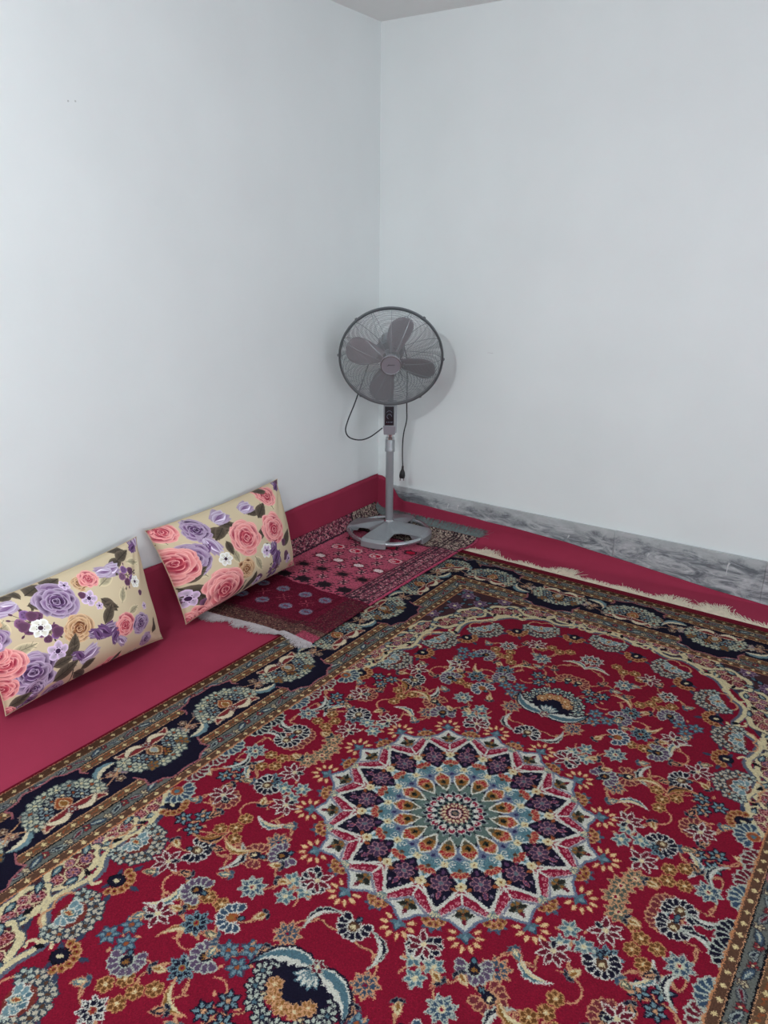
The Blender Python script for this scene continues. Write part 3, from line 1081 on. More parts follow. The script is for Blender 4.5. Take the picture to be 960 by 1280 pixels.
def slab_uv(name, hu, hv, nx, ny, thick, m_top, m_side, parent, zf=None, yoff=0):
    V, F, UV = [], [], []
    for j in range(ny + 1):
        for i in range(nx + 1):
            u, v = i / nx, j / ny
            x, y = (u * 2 - 1) * hu, (v * 2 - 1) * hv
            z = thick + (zf(x, y) if zf else 0)
            V.append((x, y + yoff, z))
            UV.append((u, v))
    for j in range(ny):
        for i in range(nx):
            a = j * (nx + 1) + i
            F.append((a, a + 1, a + nx + 2, a + nx + 1))
    nt_ = len(F)
    rim = [i for i in range(nx + 1)] + [(j + 1) * (nx + 1) - 1 for j in range(1, ny + 1)] + [ny * (nx + 1) + i for i in range(nx - 1, -1, -1)] + [j * (nx + 1) for j in range(ny - 1, 0, -1)]
    k = len(V)
    for r in rim:
        V.append((V[r][0], V[r][1], 0.0005))
        UV.append(UV[r])
    n = len(rim)
    for a in range(n):
        b = (a + 1) % n
        F.append((rim[b], rim[a], k + a, k + b))
    F.append(tuple(k + a for a in range(n - 1, -1, -1)))
    me = bpy.data.meshes.new(name)
    me.from_pydata(V, [], F)
    l = me.uv_layers.new(name='UVMap')
    for p in me.polygons:
        for li in p.loop_indices:
            l.data[li].uv = UV[me.loops[li].vertex_index]
    o = link(name, me, m_top, parent)
    me.materials.append(m_side)
    for p in me.polygons:
        if p.index >= nt_:
            p.material_index = 1
        else:
            p.use_smooth = True
    return o


A = rough_weave(make_carpet(), 1.1, .06, 2)
M_carpet = print_mat('woven_carpet_pile', A, (.64, .62, .62), .95, .5, 420)
slab_uv('pile', HU, HV, 40, 60, CT, M_carpet, M_selv, carpet, lambda x, y: .0015 * math.sin(3 * x + 1) * math.sin(2.2 * y))
# red woven end strips and the cream fringe at both ends
for s, nm in ((1, 'woven_end_strip'), (-1, 'woven_end_strip')):
    y0, y1 = (HV, HV + .036) if s > 0 else (-HV - .036, -HV)
    q = MB()
    n = 40
    for i in range(n):
        xa, xb = -HU + 2 * HU * i / n, -HU + 2 * HU * (i + 1) / n
        q.box((xa, y0, .0006), (xb, y1, CT * .75), )
    q.build(nm, M_selv, carpet)


def fringe(name, n, base_fn, len_fn, dir_fn, m, parent, zf, w=.0022, seed=1):
    """loose yarn ends lying on the ground: thin tapering strips"""
    r = random.Random(seed)
    V, F = [], []
    for i in range(n):
        t = (i + r.random()) / n
        bx, by = base_fn(t)
        L = len_fn(t, r)
        dx, dy = dir_fn(t, r)
        bend = r.uniform(-.35, .35)
        k0 = len(V)
        for k in range(4):
            u = k / 3
            a = math.atan2(dy, dx) + bend * u
            px, py = bx + math.cos(a) * L * u, by + math.sin(a) * L * u
            nx, ny = -math.sin(a), math.cos(a)
            hw = w * (1 - .7 * u)
            z = zf(px, py) + .0015 + .004 * r.random() * (1 - u * .4)
            V.append((px - nx * hw, py - ny * hw, z))
            V.append((px, py, z + .0018 * (1 - u)))
            V.append((px + nx * hw, py + ny * hw, z))
        for k in range(3):
            a = k0 + k * 3
            F += [(a, a + 1, a + 4, a + 3), (a + 1, a + 2, a + 5, a + 4)]
    me = bpy.data.meshes.new(name)
    me.from_pydata(V, [], F)
    o = link(name, me, m, parent)
    o['kind'] = 'stuff'
    return o


def clump(t, f, s):
    return .5 + .5 * math.sin(f * t + s + 1.7 * math.sin(f * .37 * t + 2 * s))


for s in (1, -1):
    fringe('fringe', 2400,
           lambda t, s=s: (-HU + 2 * HU * t, s * (HV + .034)),
           lambda t, r: .042 + .095 * clump(t, 58, .7) ** 1.2 * (.3 + .7 * clump(t, 17, 1.9)) + .02 * r.random() + (.03 if r.random() < .01 else 0),
           lambda t, r, s=s: (-.9 * s * clump(t, 40, .3) + r.uniform(-.35, .35), s * (.45 + .55 * clump(t, 23, 2.))),
           M_fringe, carpet, lambda x, y: .0, .0026, 5 + s)

# ------------------------------------------------------------------ small worn rug under the fan
RW, RL = .715, 1.41


def make_rug():
    cv = Cv(0, 0, RW, RL, 620, rgb(176, 82, 104))
    X = (np.arange(cv.w) + .5) / cv.p
    Y = (np.arange(cv.h) + .5) / cv.p
    XX, YY = np.meshgrid(X, Y)
    DK = rgb(48, 36, 44)

    def speckle(mask, cols, cell=3, p=None):
        h, w = mask.shape
        n = rng.choice(len(cols), (h // cell + 1, w // cell + 1), p=p)
        n = np.kron(n, np.ones((cell, cell), int))[:h, :w]
        cv.a[mask] = np.array(cols, np.float32)[n][mask]
    pinkc, spk = rgb(176, 82, 104), [rgb(150, 70, 92), rgb(60, 44, 54), rgb(190, 130, 136), rgb(120, 60, 76)]
    # striped borders at both long sides and at the far end
    for x0, x1 in ((0, .085), (.575, RW)):
        m = (XX >= x0) & (XX < x1)
        speckle(m, spk, 4)
    far = YY > 1.17
    speckle(far, [rgb(160, 140, 128), rgb(52, 44, 46), rgb(196, 180, 162), rgb(110, 80, 84)], 4)
    for x in (.086, .572, .590, .612, .66, .70):
        cv.a[(np.abs(XX - x) < (.005 if x in (.572, .086) else .0035)) & (YY > .4)] = DK
    cv.a[(XX > .702) & (YY > .4)] = rgb(168, 70, 96)
    cv.a[np.abs(YY - 1.17) < .005] = DK
    cv.a[np.abs(YY - 1.25) < .003] = DK
    for k in range(60):   # small dark hooks in the borders
        y = .43 + k * .0165
        for x in (.625, .648, .676, .02, .045, .065):
            cv.poly(ell(.006, .0035, 6, complex(x + .004 * (k % 2), y), .8 * (k % 3)), DK if (k + int(x * 1e3)) % 3 else rgb(204, 160, 160))

    def octa(c, a, b, fill, edge, ew=.01):
        P = np.array([a + .4j * b, .55 * a + b * 1j, -.55 * a + b * 1j, -a + .4j * b, -a - .4j * b, -.55 * a - b * 1j, .55 * a - b * 1j, a - .4j * b])
        for e in range(8):   # spiky hooks round the guls
            cv.line(c + np.array([.9 * P[e], 1.42 * P[e], 1.42 * P[e] + .010]), .0065, DK)
        cv.poly(c + P, fill, edge, ew)
    cols = (.168, .278, .40, .515)
    rows = (.485, .627, .757, .905, 1.045)
    for j, y in enumerate(rows):
        for i, x in enumerate(cols):
            f = [(rgb(40, 30, 36), DK), (rgb(40, 30, 36), rgb(120, 60, 70)), (rgb(226, 206, 204), rgb(120, 44, 60)), (rgb(176, 30, 58), rgb(226, 180, 180)), (rgb(176, 30, 58), DK)][j]
            octa(complex(x, y), .030, .022, f[0], f[1])
            if j == 3:
                cv.poly(ell(.012, .007, 8, complex(x - .008, y - .004)), rgb(232, 206, 206))
            if i < 3 and j < 4:   # little hooked crosses between
                c = complex(x + .058, y + .071)
                for a in range(6):
                    e = np.exp(1j * a * PI / 3)
                    cv.line(c + np.array([.004, .026, .03 + .008j]) * e, .006, DK)
                    cv.poly(circ(.005, 6, c + .016 * e * np.exp(.5j)), rgb(214, 160, 160))
    # darker end with the nap lying the other way
    bd = .43 + .035 * (.4 - XX) / .4 + .006 * np.sin(40 * XX)
    m = YY < bd
    cv.a[m] = rgb(96, 20, 42)
    speckle(m & (rng.random(m.shape) < .25), [rgb(84, 20, 38), rgb(108, 30, 50)], 2)
    m2 = m & ((YY < .105 + .03 * XX) | ((XX > .60) & (YY < .40)) | (XX < .07))
    speckle(m2 & (rng.random(m.shape) < .8), [rgb(76, 30, 42), rgb(100, 62, 58), rgb(60, 34, 40), rgb(88, 20, 40)], 3)
    m3 = m & (YY < .09)
    speckle(m3 & (rng.random(m.shape) < .85), [rgb(100, 76, 66), rgb(62, 44, 44), rgb(128, 98, 84), rgb(80, 46, 48)], 3)
    cv.a[(YY < .055) & (XX > .62)] = rgb(150, 64, 84)
    for j, y in enumerate((.208, .347)):
        for x in (.16, .276, .40, .51):
            for a in range(8):
                cv.poly(circ(.012, 8, complex(x, y) + .019 * np.exp(1j * a * PI / 4)), rgb(96, 100, 122))
            cv.poly(ell(.03, .02, 10, complex(x, y)), rgb(104, 108, 132), rgb(150, 120, 130), .004)
            cv.poly(ell(.016, .006, 8, complex(x, y)), rgb(120, 50, 70))
    for x in (.22, .338, .461):
        c = complex(x, .277)
        for a in range(4):
            cv.line(c + np.array([.006, .032]) * np.exp(1j * (a * PI / 2 + .78)), .005, rgb(160, 70, 84))
            cv.poly(circ(.004, 6, c + .03 * np.exp(1j * a * PI / 2)), rgb(150, 60, 74))
    for k in range(160):
        cv.line(complex(rng.uniform(.05, .62), rng.uniform(.11, .42)) + np.array([0, rng.uniform(.01, .035) + .004j]), .002, rgb(126, 50, 66), alpha=.6)
    for k in range(26):   # dark hooks along the nap change
        x = .12 + k * .022
        cv.poly(ell(.012, .006, 8, complex(x, .445 + .035 * (.4 - x) / .4 + .012 * (k % 2)), .7 * (k % 3)), DK)
    return cv.a


def ground(a, b):
    """flat rug coordinates (from the corner) -> point on felt, coves and carpet, plus height"""
    def one(t, o, hm):
        e = o + FR
        if t >= e:
            return t, 0.
        q = (e - t) / FR
        if q <= PI / 2:
            return e - FR * math.sin(q), FR * (1 - math.cos(q))
        return o, min(hm, FR + (q - PI / 2) * FR)
    x, z1 = one(a, FX + .004, .25)
    y, z2 = one(b, -FY + .004, .13)
    z = FZ + math.hypot(z1, z2)
    # lift over the big carpet's edge
    dx, dy = x - ccx, -y - ccy
    u = dx * math.cos(CA) + dy * math.sin(CA)
    v = -dx * math.sin(CA) + dy * math.cos(CA)
    m = min(u + HU, HV + .036 - v)
    t = min(1, max(0, (m + .03) / .036))
    return x, -y, z + (CT + .003) * t * t * (3 - 2 * t)


def rug_pt(s, t):
    """s across 0..1 (wall to room), t along 0..1 (near to far)"""
    a = -.040 + RW * s + .012 * t * s - .006 * math.sin(5 * t) * s
    b = 1.462 - RL * t - .02 * s * (1 - t) + (.015 * math.sin(7 * s) * (1 - t) ** 4) + .03 * s * t * t * 0
    x, y, z = ground(a, b)
    return x, y, z + .001 + .0035 * (.5 + .5 * math.sin(9 * t + 4 * s)) * (1 - s) * .6


rug = empty('small_rug', (.33, -.75, FZ))
tag(rug, 'small worn pink and maroon rug with octagon motifs under the silver fan', 'rug')


def rug_mesh():
    nx, ny = 46, 84
    V, F, UV = [], [], []
    for j in range(ny + 1):
        for i in range(nx + 1):
            x, y, z = rug_pt(i / nx, j / ny)
            V.append((x - .33, y + .75, z - FZ))
            UV.append((i / nx, j / ny))
    for j in range(ny):
        for i in range(nx):
            a = j * (nx + 1) + i
            F.append((a, a + 1, a + nx + 2, a + nx + 1))
    me = bpy.data.meshes.new('rug_pile')
    me.from_pydata(V, [], F)
    l = me.uv_layers.new(name='UVMap')
    for p in me.polygons:
        for li in p.loop_indices:
            l.data[li].uv = UV[me.loops[li].vertex_index]
    o = link('pile', me, print_mat('worn_rug_pile', rough_weave(make_rug(), 1.1, .15, 2), (.86, .86, .86), .95, .5, 500), rug, True)
    s = o.modifiers.new('thickness', 'SOLIDIFY')
    s.thickness = .005
    s.offset = 1
    return o


rug_mesh()


def rug_base(t, end):
    x, y, z = rug_pt(t, end)
    return x - .33, y + .75


def rug_z(px, py):
    x, y, z = ground(px + .33, -(py - .75))
    return z - FZ + .002


def pos_z(px, py):
    # invert the cove for points lying on it
    X, Y = px + .33, -(py - .75)
    def inv(v, o):
        e = o + FR
        if v >= e:
            return v
        return e - FR * math.asin(min(1, max(-1, (e - v) / FR)))
    x, y, z = ground(inv(max(X, FX + .006), FX + .004), inv(max(Y, -FY + .006), -FY + .004))
    return z - FZ + .002


fringe('near_fringe', 900, lambda t: rug_base(t, 0.0), lambda t, r: .03 + .045 * clump(t, 30, .4) * (.6 + .4 * r.random()),
       lambda t, r: (.25 + r.uniform(-.4, .4) + .5 * (clump(t, 19, 1.) - .5), -1), M_gfringe, rug, pos_z, .0022, 21)
fringe('far_fringe', 700, lambda t: rug_base(.02 + t * .98, 1.0), lambda t, r: .025 + .035 * r.random() + .03 * t,
       lambda t, r: (.5 * t + .2 + r.uniform(-.45, .45), .75 - .3 * t), M_tfringe, rug, pos_z, .0022, 22)

# ------------------------------------------------------------------ pillows
PC, LIL, PUR, DPUR = rgb(214, 196, 164), rgb(186, 166, 190), rgb(122, 88, 132), rgb(62, 38, 70)
PNK, LPNK, DPNK = rgb(216, 104, 112), rgb(242, 176, 170), rgb(158, 44, 66)
BRN, LBRN, DBRN = rgb(176, 124, 84), rgb(224, 190, 152), rgb(112, 66, 44)
LEAF, GLEAF, PLUM = rgb(82, 72, 62), rgb(176, 164, 136), rgb(96, 62, 86)


def rose(cv, c, r, cols, sq=.9, ang=0.):
    lt, md, dk = cols
    T = TF(c, ang, 1)
    q = lambda P: T(np.asarray(P).real + 1j * np.asarray(P).imag * sq)
    ph = rng.uniform(0, 6)
    sh = .10 * r * np.exp(1j * rng.uniform(0, 6))
    for n, off, pr, cc in ((6, .64, .42, (md, lt)), (6, .52, .42, (dk, lt)), (5, .38, .38, (md, lt)), (5, .27, .30, (dk, lt)), (4, .15, .22, (dk, md)), (3, .07, .13, (dk, lt))):
        a0 = rng.uniform(0, 6)
        for k in range(n):
            o2, p2 = off * rng.uniform(.86, 1.12), pr * rng.uniform(.82, 1.15)
            e = np.exp(1j * (a0 + 2 * PI * (k + rng.uniform(-.18, .18)) / n))
            P = (blob(p2 * r, 16, .09, rng.uniform(1.05, 1.45), ph + k) + o2 * r) * e + sh * (.7 - off)
            cv.poly(q(P), cc[0], None, .002, grad=cc[1], gw=p2 * r * rng.uniform(.45, .85))
            # crisp light rim on the outer lip of each petal, a dark fold inside it
            L = (o2 * r + p2 * r * .95 * np.exp(1j * np.linspace(-1., 1., 7))) * e + sh * (.7 - off)
            cv.line(q(L), r * .04, tuple(min(1, x * 1.08) for x in lt), taper=True, alpha=.85)
            L = (o2 * r + p2 * r * .5 * np.exp(1j * np.linspace(-1.1, .7, 7))) * e + sh * (.7 - off)
            cv.line(q(L), r * .07, dk, taper=True, alpha=.4)
    cv.line(q(r * .09 * np.exp(1j * np.linspace(0, 8, 16)) * np.linspace(1, .2, 16)), r * .03, dk)


def pleaf(cv, c, l, ang, col=LEAF, w=.5):
    T = TF(c, ang)
    cv.poly(T(petal(l, l * w, 0, 9)), col, None, .002, grad=tuple(min(1, x * 1.35) for x in col), gw=l * .12)
    cv.line(T(np.array([0, l * .92])), l * .03, tuple(x * .7 for x in col))
    for k in (.3, .5, .7):
        for s in (1, -1):
            cv.line(T(np.array([l * k, l * (k + .14) + 1j * s * l * w * .3])), l * .015, tuple(x * .75 for x in col))


def smallf(cv, c, r, col=PUR, ctr=DPUR, n=5):
    a0 = rng.uniform(0, 6)
    for k in range(n):
        e = np.exp(1j * (a0 + 2 * PI * k / n))
        cv.poly(c + (blob(r * .45, 12, .08, .9, k) + r * .55) * e, col, None, .001, grad=tuple(min(1, x * 1.3) for x in col), gw=r * .3)
    cv.poly(c + circ(r * .24, 10), ctr)
    for k in range(8):
        cv.poly(c + circ(r * .05, 5, r * .36 * np.exp(1j * k * PI / 4)), ctr)


def tulip(cv, c, r, ang, cols):
    """half open bloom seen from the side"""
    lt, md, dk = cols
    T = TF(c, ang)
    for a, l, w, f in ((.55, 1.5, .8, md), (-.55, 1.5, .8, md), (.25, 1.6, .75, lt), (-.25, 1.6, .75, md), (0., 1.5, .6, lt)):
        cv.poly(T(petal(l * r, w * r, -.6 * r) * np.exp(1j * a)), dk, None, .001, grad=f, gw=r * .3)
    cv.line(T(np.array([-.5 * r, .2 * r + .1j * r, .8 * r])), r * .06, dk, taper=True)
    cv.line(T(np.array([-.4 * r, .3 * r - .2j * r, .7 * r - .1j * r])), r * .1, tuple(min(1, x * 1.15) for x in lt), taper=True)


def cluster(cv, c, r, cols=(PLUM,)):
    for k in range(16):
        a, d = rng.uniform(0, 6.3), rng.uniform(.3, 1.15) * r
        p = c + d * np.exp(1j * a)
        cv.line(np.array([c, p]), r * .03, LEAF)
        cv.poly(p + ell(r * .13, r * .07, 8, 0j, a), LEAF if k % 3 else PLUM)
    for k in range(5):
        p = c + r * .55 * np.exp(1j * (k * 1.26 + .4))
        cv.poly(p + blob(r * .34, 12, .06, 1, k), cols[k % len(cols)], None, .001, grad=tuple(min(1, x * 1.35) for x in cols[k % len(cols)]), gw=r * .12)
        for j in range(5):
            cv.poly(p + circ(r * .05, 5, r * .16 * np.exp(1j * j * 1.26)), tuple(x * .75 for x in cols[k % len(cols)]))


PKC, PUC, BRC, LIC = (LPNK, PNK, DPNK), (LIL, PUR, DPUR), (LBRN, BRN, DBRN), (rgb(216, 204, 222), LIL, PUR)
PW, PH = .74, .44


def invbil(p, q, bulge=0.):
    """pixel-like quad corner list q = TL,TR,BR,BL -> fractions (s,t), t up"""
    TL, TR, BR, BL = [np.array(x, float) for x in q]
    s = t = .5
    for _ in range(60):
        a, b = min(1, max(0, s)), min(1, max(0, t))
        e = (max(0, 1 - abs(2 * a - 1) ** 2.6) * max(0, 1 - abs(2 * b - 1) ** 2.4)) ** .62 * (1 + .22 * (1 - b))
        f = BL * (1 - s) * (1 - t) + BR * s * (1 - t) + TL * (1 - s) * t + TR * s * t - np.array((p[0] - bulge * e, p[1] + .22 * bulge * e), float)
        ds = (BR - BL) * (1 - t) + (TR - TL) * t
        dt = (TL - BL) * (1 - s) + (TR - BR) * s
        d = np.linalg.solve(np.stack([ds, dt], 1), -f)
        s += d[0] * .5
        t += d[1] * .5
    return s, t


def pillow_print(items, quad, bulge):
    cv = Cv(0, 0, PW, PH, 1250, PC)
    x0 = np.array(quad[0], float)
    wpx = (np.linalg.norm(np.array(quad[1], float) - x0) + np.linalg.norm(np.array(quad[2], float) - np.array(quad[3], float))) / 2
    for it in items:
        k, x, y, r = it[:4]
        s, t = invbil((x, y), quad, bulge)
        c = complex(s * PW, t * PH)
        R = r / wpx * PW * (1.08 if k in ('pink', 'purple', 'brown') else .85 if k == 'plum' else 1.1 if k in ('white', 'small', 'cluster') else 1.2)
        a = it[4] if len(it) > 4 else 0.
        if k == 'pink':
            rose(cv, c, R, PKC, .95, a)
        elif k == 'purple':
            rose(cv, c, R, PUC, .9, a)
        elif k == 'brown':
            rose(cv, c, R, BRC, .95, a)
        elif k == 'lilac':
            tulip(cv, c, R, a, LIC)
        elif k == 'iris':
            tulip(cv, c, R, a, PUC)
            tulip(cv, c, R * .8, a + 2.3, (PUR, PUR, DPUR))
        elif k == 'leaf':
            pleaf(cv, c, R * 1.6, a)
        elif k == 'gleaf':
            pleaf(cv, c, R * 1.6, a, GLEAF)
        elif k == 'plum':
            cv.poly(c + blob(R, 14, .08), PLUM, None, .001, grad=tuple(x * 1.3 for x in PLUM), gw=R * .4)
        elif k == 'white':
            smallf(cv, c, R, rgb(226, 222, 208), rgb(70, 50, 66), 6)
        elif k == 'small':
            smallf(cv, c, R, LIL, DPUR)
        elif k == 'cluster':
            cluster(cv, c, R, (PLUM, PUR, rgb(120, 84, 112)))
        elif k == 'stem':
            cv.line(c + np.array([0, R * np.exp(1j * a)]), .005, LEAF)
    return cv.a


Q2 = [(45, 345), (810, 45), (890, 560), (255, 900)]
I2 = [('gleaf', 160, 420, 45, 1.9), ('gleaf', 200, 440, 50, -.3), ('leaf', 90, 430, 30, 3.6), ('gleaf', 385, 600, 50, 2.2), ('gleaf', 575, 520, 50, 1.7), ('gleaf', 670, 480, 50, -1.2), ('gleaf', 790, 200, 60, 1.4),
      ('stem', 450, 310, 80, -.7), ('leaf', 375, 355, 60, -.1), ('leaf', 470, 300, 50, -2.6), ('leaf', 490, 385, 40, -1.5), ('leaf', 430, 290, 50, -.4), ('leaf', 690, 215, 40, 2.9), ('leaf', 690, 250, 55, .5), ('leaf', 700, 380, 40, .8), ('leaf', 720, 415, 40, -.5),
      ('purple', 315, 330, 55), ('lilac', 440, 260, 55, .2), ('lilac', 600, 200, 48, .1), ('lilac', 405, 405, 55, -1.2), ('iris', 380, 440, 30, 1), ('purple', 295, 500, 78),
      ('leaf', 185, 655, 65, .3), ('leaf', 200, 690, 95, -.75), ('small', 265, 745, 42), ('cluster', 185, 800, 40), ('plum', 370, 770, 32), ('leaf', 400, 850, 80, .6), ('leaf', 380, 840, 70, .1), ('leaf', 570, 720, 50, .8), ('stem', 430, 850, 130, .9),
      ('white', 490, 492, 32), ('brown', 612, 555, 52), ('pink', 610, 362, 84), ('pink', 788, 312, 76), ('pink', 182, 545, 88), ('pink', 485, 680, 98),
      ('white', 745, 445, 36), ('small', 745, 445, 26), ('iris', 800, 500, 55, -1.2), ('iris', 790, 440, 40, 1.3), ('leaf', 850, 420, 60, .6), ('plum', 860, 480, 32), ('small', 868, 505, 26), ('plum', 850, 395, 22),
      ('cluster', 770, 580, 44), ('plum', 680, 630, 30), ('small', 665, 650, 24), ('pink', 850, 590, 45), ('leaf', 620, 680, 40, 1.2), ('pink', 735, 130, 52), ('leaf', 730, 105, 35, 2.8), ('iris', 800, 80, 32, 1.4), ('plum', 798, 55, 18), ('pink', 122, 345, 52), ('pink', 55, 350, 20),
      ('pink', 310, 870, 60), ('pink', 265, 890, 40)]
Q1 = [(-175, 490), (790, 60), (940, 625), (22, 1085)]
I1 = [('gleaf', 20, 660, 70, 1.4), ('gleaf', 40, 740, 70, .1), ('gleaf', 700, 420, 55, 1.0), ('gleaf', 560, 330, 70, .3), ('gleaf', 740, 480, 50, .2), ('leaf', 130, 400, 60, .2), ('leaf', 110, 420, 50, 1.6), ('leaf', 220, 355, 60, .1), ('leaf', 150, 455, 60, -.3), ('leaf', 60, 410, 50, 2.8),
      ('leaf', 570, 400, 65, -1.0), ('leaf', 590, 430, 50, -.6), ('leaf', 700, 130, 55, 2.7), ('leaf', 690, 180, 60, 3.2), ('leaf', 660, 190, 60, .2), ('gleaf', 730, 190, 50, -.4),
      ('purple', 318, 428, 98), ('lilac', 45, 468, 70, 3.2), ('lilac', -60, 480, 60, .3), ('cluster', 165, 545, 75), ('cluster', 270, 600, 60), ('white', 220, 575, 50), ('plum', 318, 592, 38), ('plum', 172, 510, 34), ('plum', 125, 572, 36),
      ('brown', 440, 570, 80), ('pink', 715, 545, 72), ('leaf', 590, 545, 70, .8), ('iris', 595, 590, 72, .1), ('iris', 545, 600, 50, 2.8), ('lilac', 685, 640, 48, -.8), ('iris', 650, 620, 44, -1.4),
      ('lilac', 615, 248, 68, .0), ('lilac', 590, 250, 56, 2.9), ('cluster', 735, 265, 62), ('white', 790, 295, 34), ('plum', 822, 355, 20), ('brown', 440, 320, 40), ('pink', 490, 295, 48), ('small', 500, 400, 44), ('plum', 458, 385, 24), ('small', 560, 440, 22), ('small', 350, 335, 26),
      ('purple', 815, 535, 64), ('purple', 840, 630, 45), ('small', 845, 430, 22), ('leaf', 890, 590, 50, 1.3), ('purple', 182, 835, 115), ('pink', 15, 800, 88), ('pink', -60, 760, 60),
      ('leaf', 400, 740, 70, 1.2), ('leaf', 350, 760, 60, .5), ('lilac', 485, 735, 75, .4), ('iris', 440, 730, 45, 2.9), ('small', 318, 705, 54), ('leaf', 400, 840, 60, -.6), ('leaf', 290, 800, 60, .1), ('stem', 400, 800, 110, -1.5), ('leaf', 280, 890, 85, .4), ('leaf', 440, 820, 50, .3),
      ('purple', 265, 960, 60), ('purple', 180, 930, 50), ('pink', 570, 825, 70), ('pink', 500, 870, 60), ('leaf', 590, 800, 40, .9), ('iris', 720, 740, 30, .5), ('plum', 700, 760, 40), ('purple', 120, 1030, 60), ('iris', 150, 1000, 40, .3), ('leaf', 30, 1040, 60, .3), ('pink', 30, 1075, 36),
      ('iris', 770, 110, 48, 1.2), ('lilac', 785, 85, 36, 1.5), ('brown', -100, 560, 70), ('purple', -60, 660, 70), ('pink', -20, 950, 60), ('small', -100, 700, 50)]


def pillow(name, label, c4, A, seed, thick=.13):
    """c4 = TL,TR,BR,BL corner points in the room"""
    TL, TR, BR, BL = [Vector(c) for c in c4]
    ctr = (TL + TR + BR + BL) / 4
    n = ((BR - BL + TR - TL).cross(TL - BL + TR - BR)).normalized()
    if n.x < 0:
        n = -n
    r = random.Random(seed)
    ph = [r.uniform(0, 6) for _ in range(8)]
    NX, NY = 72, 48

    def surf(s, t, side):
        # pinch the straight edges inward so the corners stand out as points
        s2 = s + (.5 - s) * .05 * (4 * t * (1 - t)) ** .8
        t2 = t + (.5 - t) * .07 * (4 * s * (1 - s)) ** .8
        p = BL * (1 - s2) * (1 - t2) + BR * s2 * (1 - t2) + TL * (1 - s2) * t2 + TR * s2 * t2
        e = (max(0, 1 - abs(2 * s - 1) ** 2.6) * max(0, 1 - abs(2 * t - 1) ** 2.4)) ** .62
        h = thick * e * (1 + .22 * (1 - t)) if side > 0 else -thick * .45 * e
        # soft folds running in from the corners and seams
        k = 0
        for (cs, ct, f, q) in ((0, 1, 14, 0), (1, 1, 16, 1), (1, 0, 12, 2), (0, 0, 13, 3)):
            d = math.hypot((s - cs) * 1.6, t - ct)
            a = math.atan2(t - ct, (s - cs) * 1.6)
            k += math.sin(a * f + ph[q]) * math.exp(-(d / .38) ** 2) * min(1, d / .08)
        k += .5 * math.sin(9 * s + 5 * t + ph[4]) * math.sin(7 * t - 3 * s + ph[5])
        h += .0075 * k * min(1, e * 2.2) * side
        return p + n * h
    V, F, UV = [], [], []
    for side in (1, -1):
        for j in range(NY + 1):
            for i in range(NX + 1):
                V.append(surf(i / NX, j / NY, side) - ctr)
                UV.append((i / NX, j / NY))
    off = (NX + 1) * (NY + 1)
    for j in range(NY):
        for i in range(NX):
            a = j * (NX + 1) + i
            F.append((a, a + 1, a + NX + 2, a + NX + 1))
            F.append((off + a, off + a + NX + 1, off + a + NX + 2, off + a + 1))
    me = bpy.data.meshes.new(name)
    me.from_pydata([tuple(v) for v in V], [], F)
    l = me.uv_layers.new(name='UVMap')
    for p in me.polygons:
        for li in p.loop_indices:
            l.data[li].uv = UV[me.loops[li].vertex_index]
    bm = bmesh.new()
    bm.from_mesh(me)
    bmesh.ops.remove_doubles(bm, verts=bm.verts, dist=.0004)
    bmesh.ops.recalc_face_normals(bm, faces=bm.faces)
    bm.to_mesh(me)
    bm.free()
    e = empty(name, tuple(ctr))
    tag(e, label, 'pillow', 'floral pillows along the left wall')
    o = link('pillow_case', me, print_mat(name + '_floral_cotton', A, (1, 1, 1), .75, .15, 900, sheen=.05), e, True)
    # piped seam round the edge
    q = MB()
    P = []
    for k in range(NX):
        P.append(surf(k / NX, 0, 1) - ctr)
    for k in range(NY):
        P.append(surf(1, k / NY, 1) - ctr)
    for k in range(NX):
        P.append(surf(1 - k / NX, 1, 1) - ctr)
    for k in range(NY):
        P.append(surf(0, 1 - k / NY, 1) - ctr)
    q.tube(P, .0016, 6, closed=True)
    q.build('seam', M_seam, e, smooth=True)
    return e


M_seam = mat('cream_cotton_seam', (206, 186, 156), .85)
pillow('floral_pillow', 'cream pillow with large coral pink roses leaning on the wall beside the small rug',
       [(.045, -1.690, .43), (.045, -.912, .452), (.125, -.905, .03), (.160, -1.625, .028)], pillow_print(I2, Q2, 150), 3)
pillow('floral_pillow', 'cream pillow covered mostly with purple roses, farther from the fan and cut by the frame',
       [(.045, -2.42, .385), (.045, -1.735, .42), (.175, -1.760, .028), (.160, -2.405, .026)], pillow_print(I1, Q1, 135), 11)

# ------------------------------------------------------------------ pedestal fan
FANX, FANY = .255, -.268
fz0 = ground(FANX, -FANY)[2] + .011
fan = empty('pedestal_fan', (FANX, FANY, fz0))
tag(fan, 'silver pedestal fan with four mauve blades standing on the small rug in the corner', 'fan')
d = Vector((CAM_POS[0] - FANX, CAM_POS[1] - FANY, 0)).normalized()     # toward the room
side = Vector((-d.y, d.x, 0))                                        # to the right as seen from the room
ZF = -fz0      # room height -> local height

# base: chrome ring, four-armed silver plate, end clamps
BR = .212
q = MB()
q.tube([(BR * math.cos(2 * PI * k / 72), BR * math.sin(2 * PI * k / 72), .024) for k in range(72)], .0125, 12, closed=True)
q.build('base_ring', M_ring, fan, smooth=True)
a0 = math.atan2(d.y, d.x) - math.radians(22)


def star_pt(a, R=BR + .004):
    """outline radius of the four-armed plate"""
    q = ((a - a0 + PI / 4) % (PI / 2)) - PI / 4
    w = .33
    if abs(q) < w:
        return R
    u = (abs(q) - w) / (PI / 4 - w)
    return R - (R - .112) * math.sin(min(1, u * 1.3) * PI / 2) ** .8


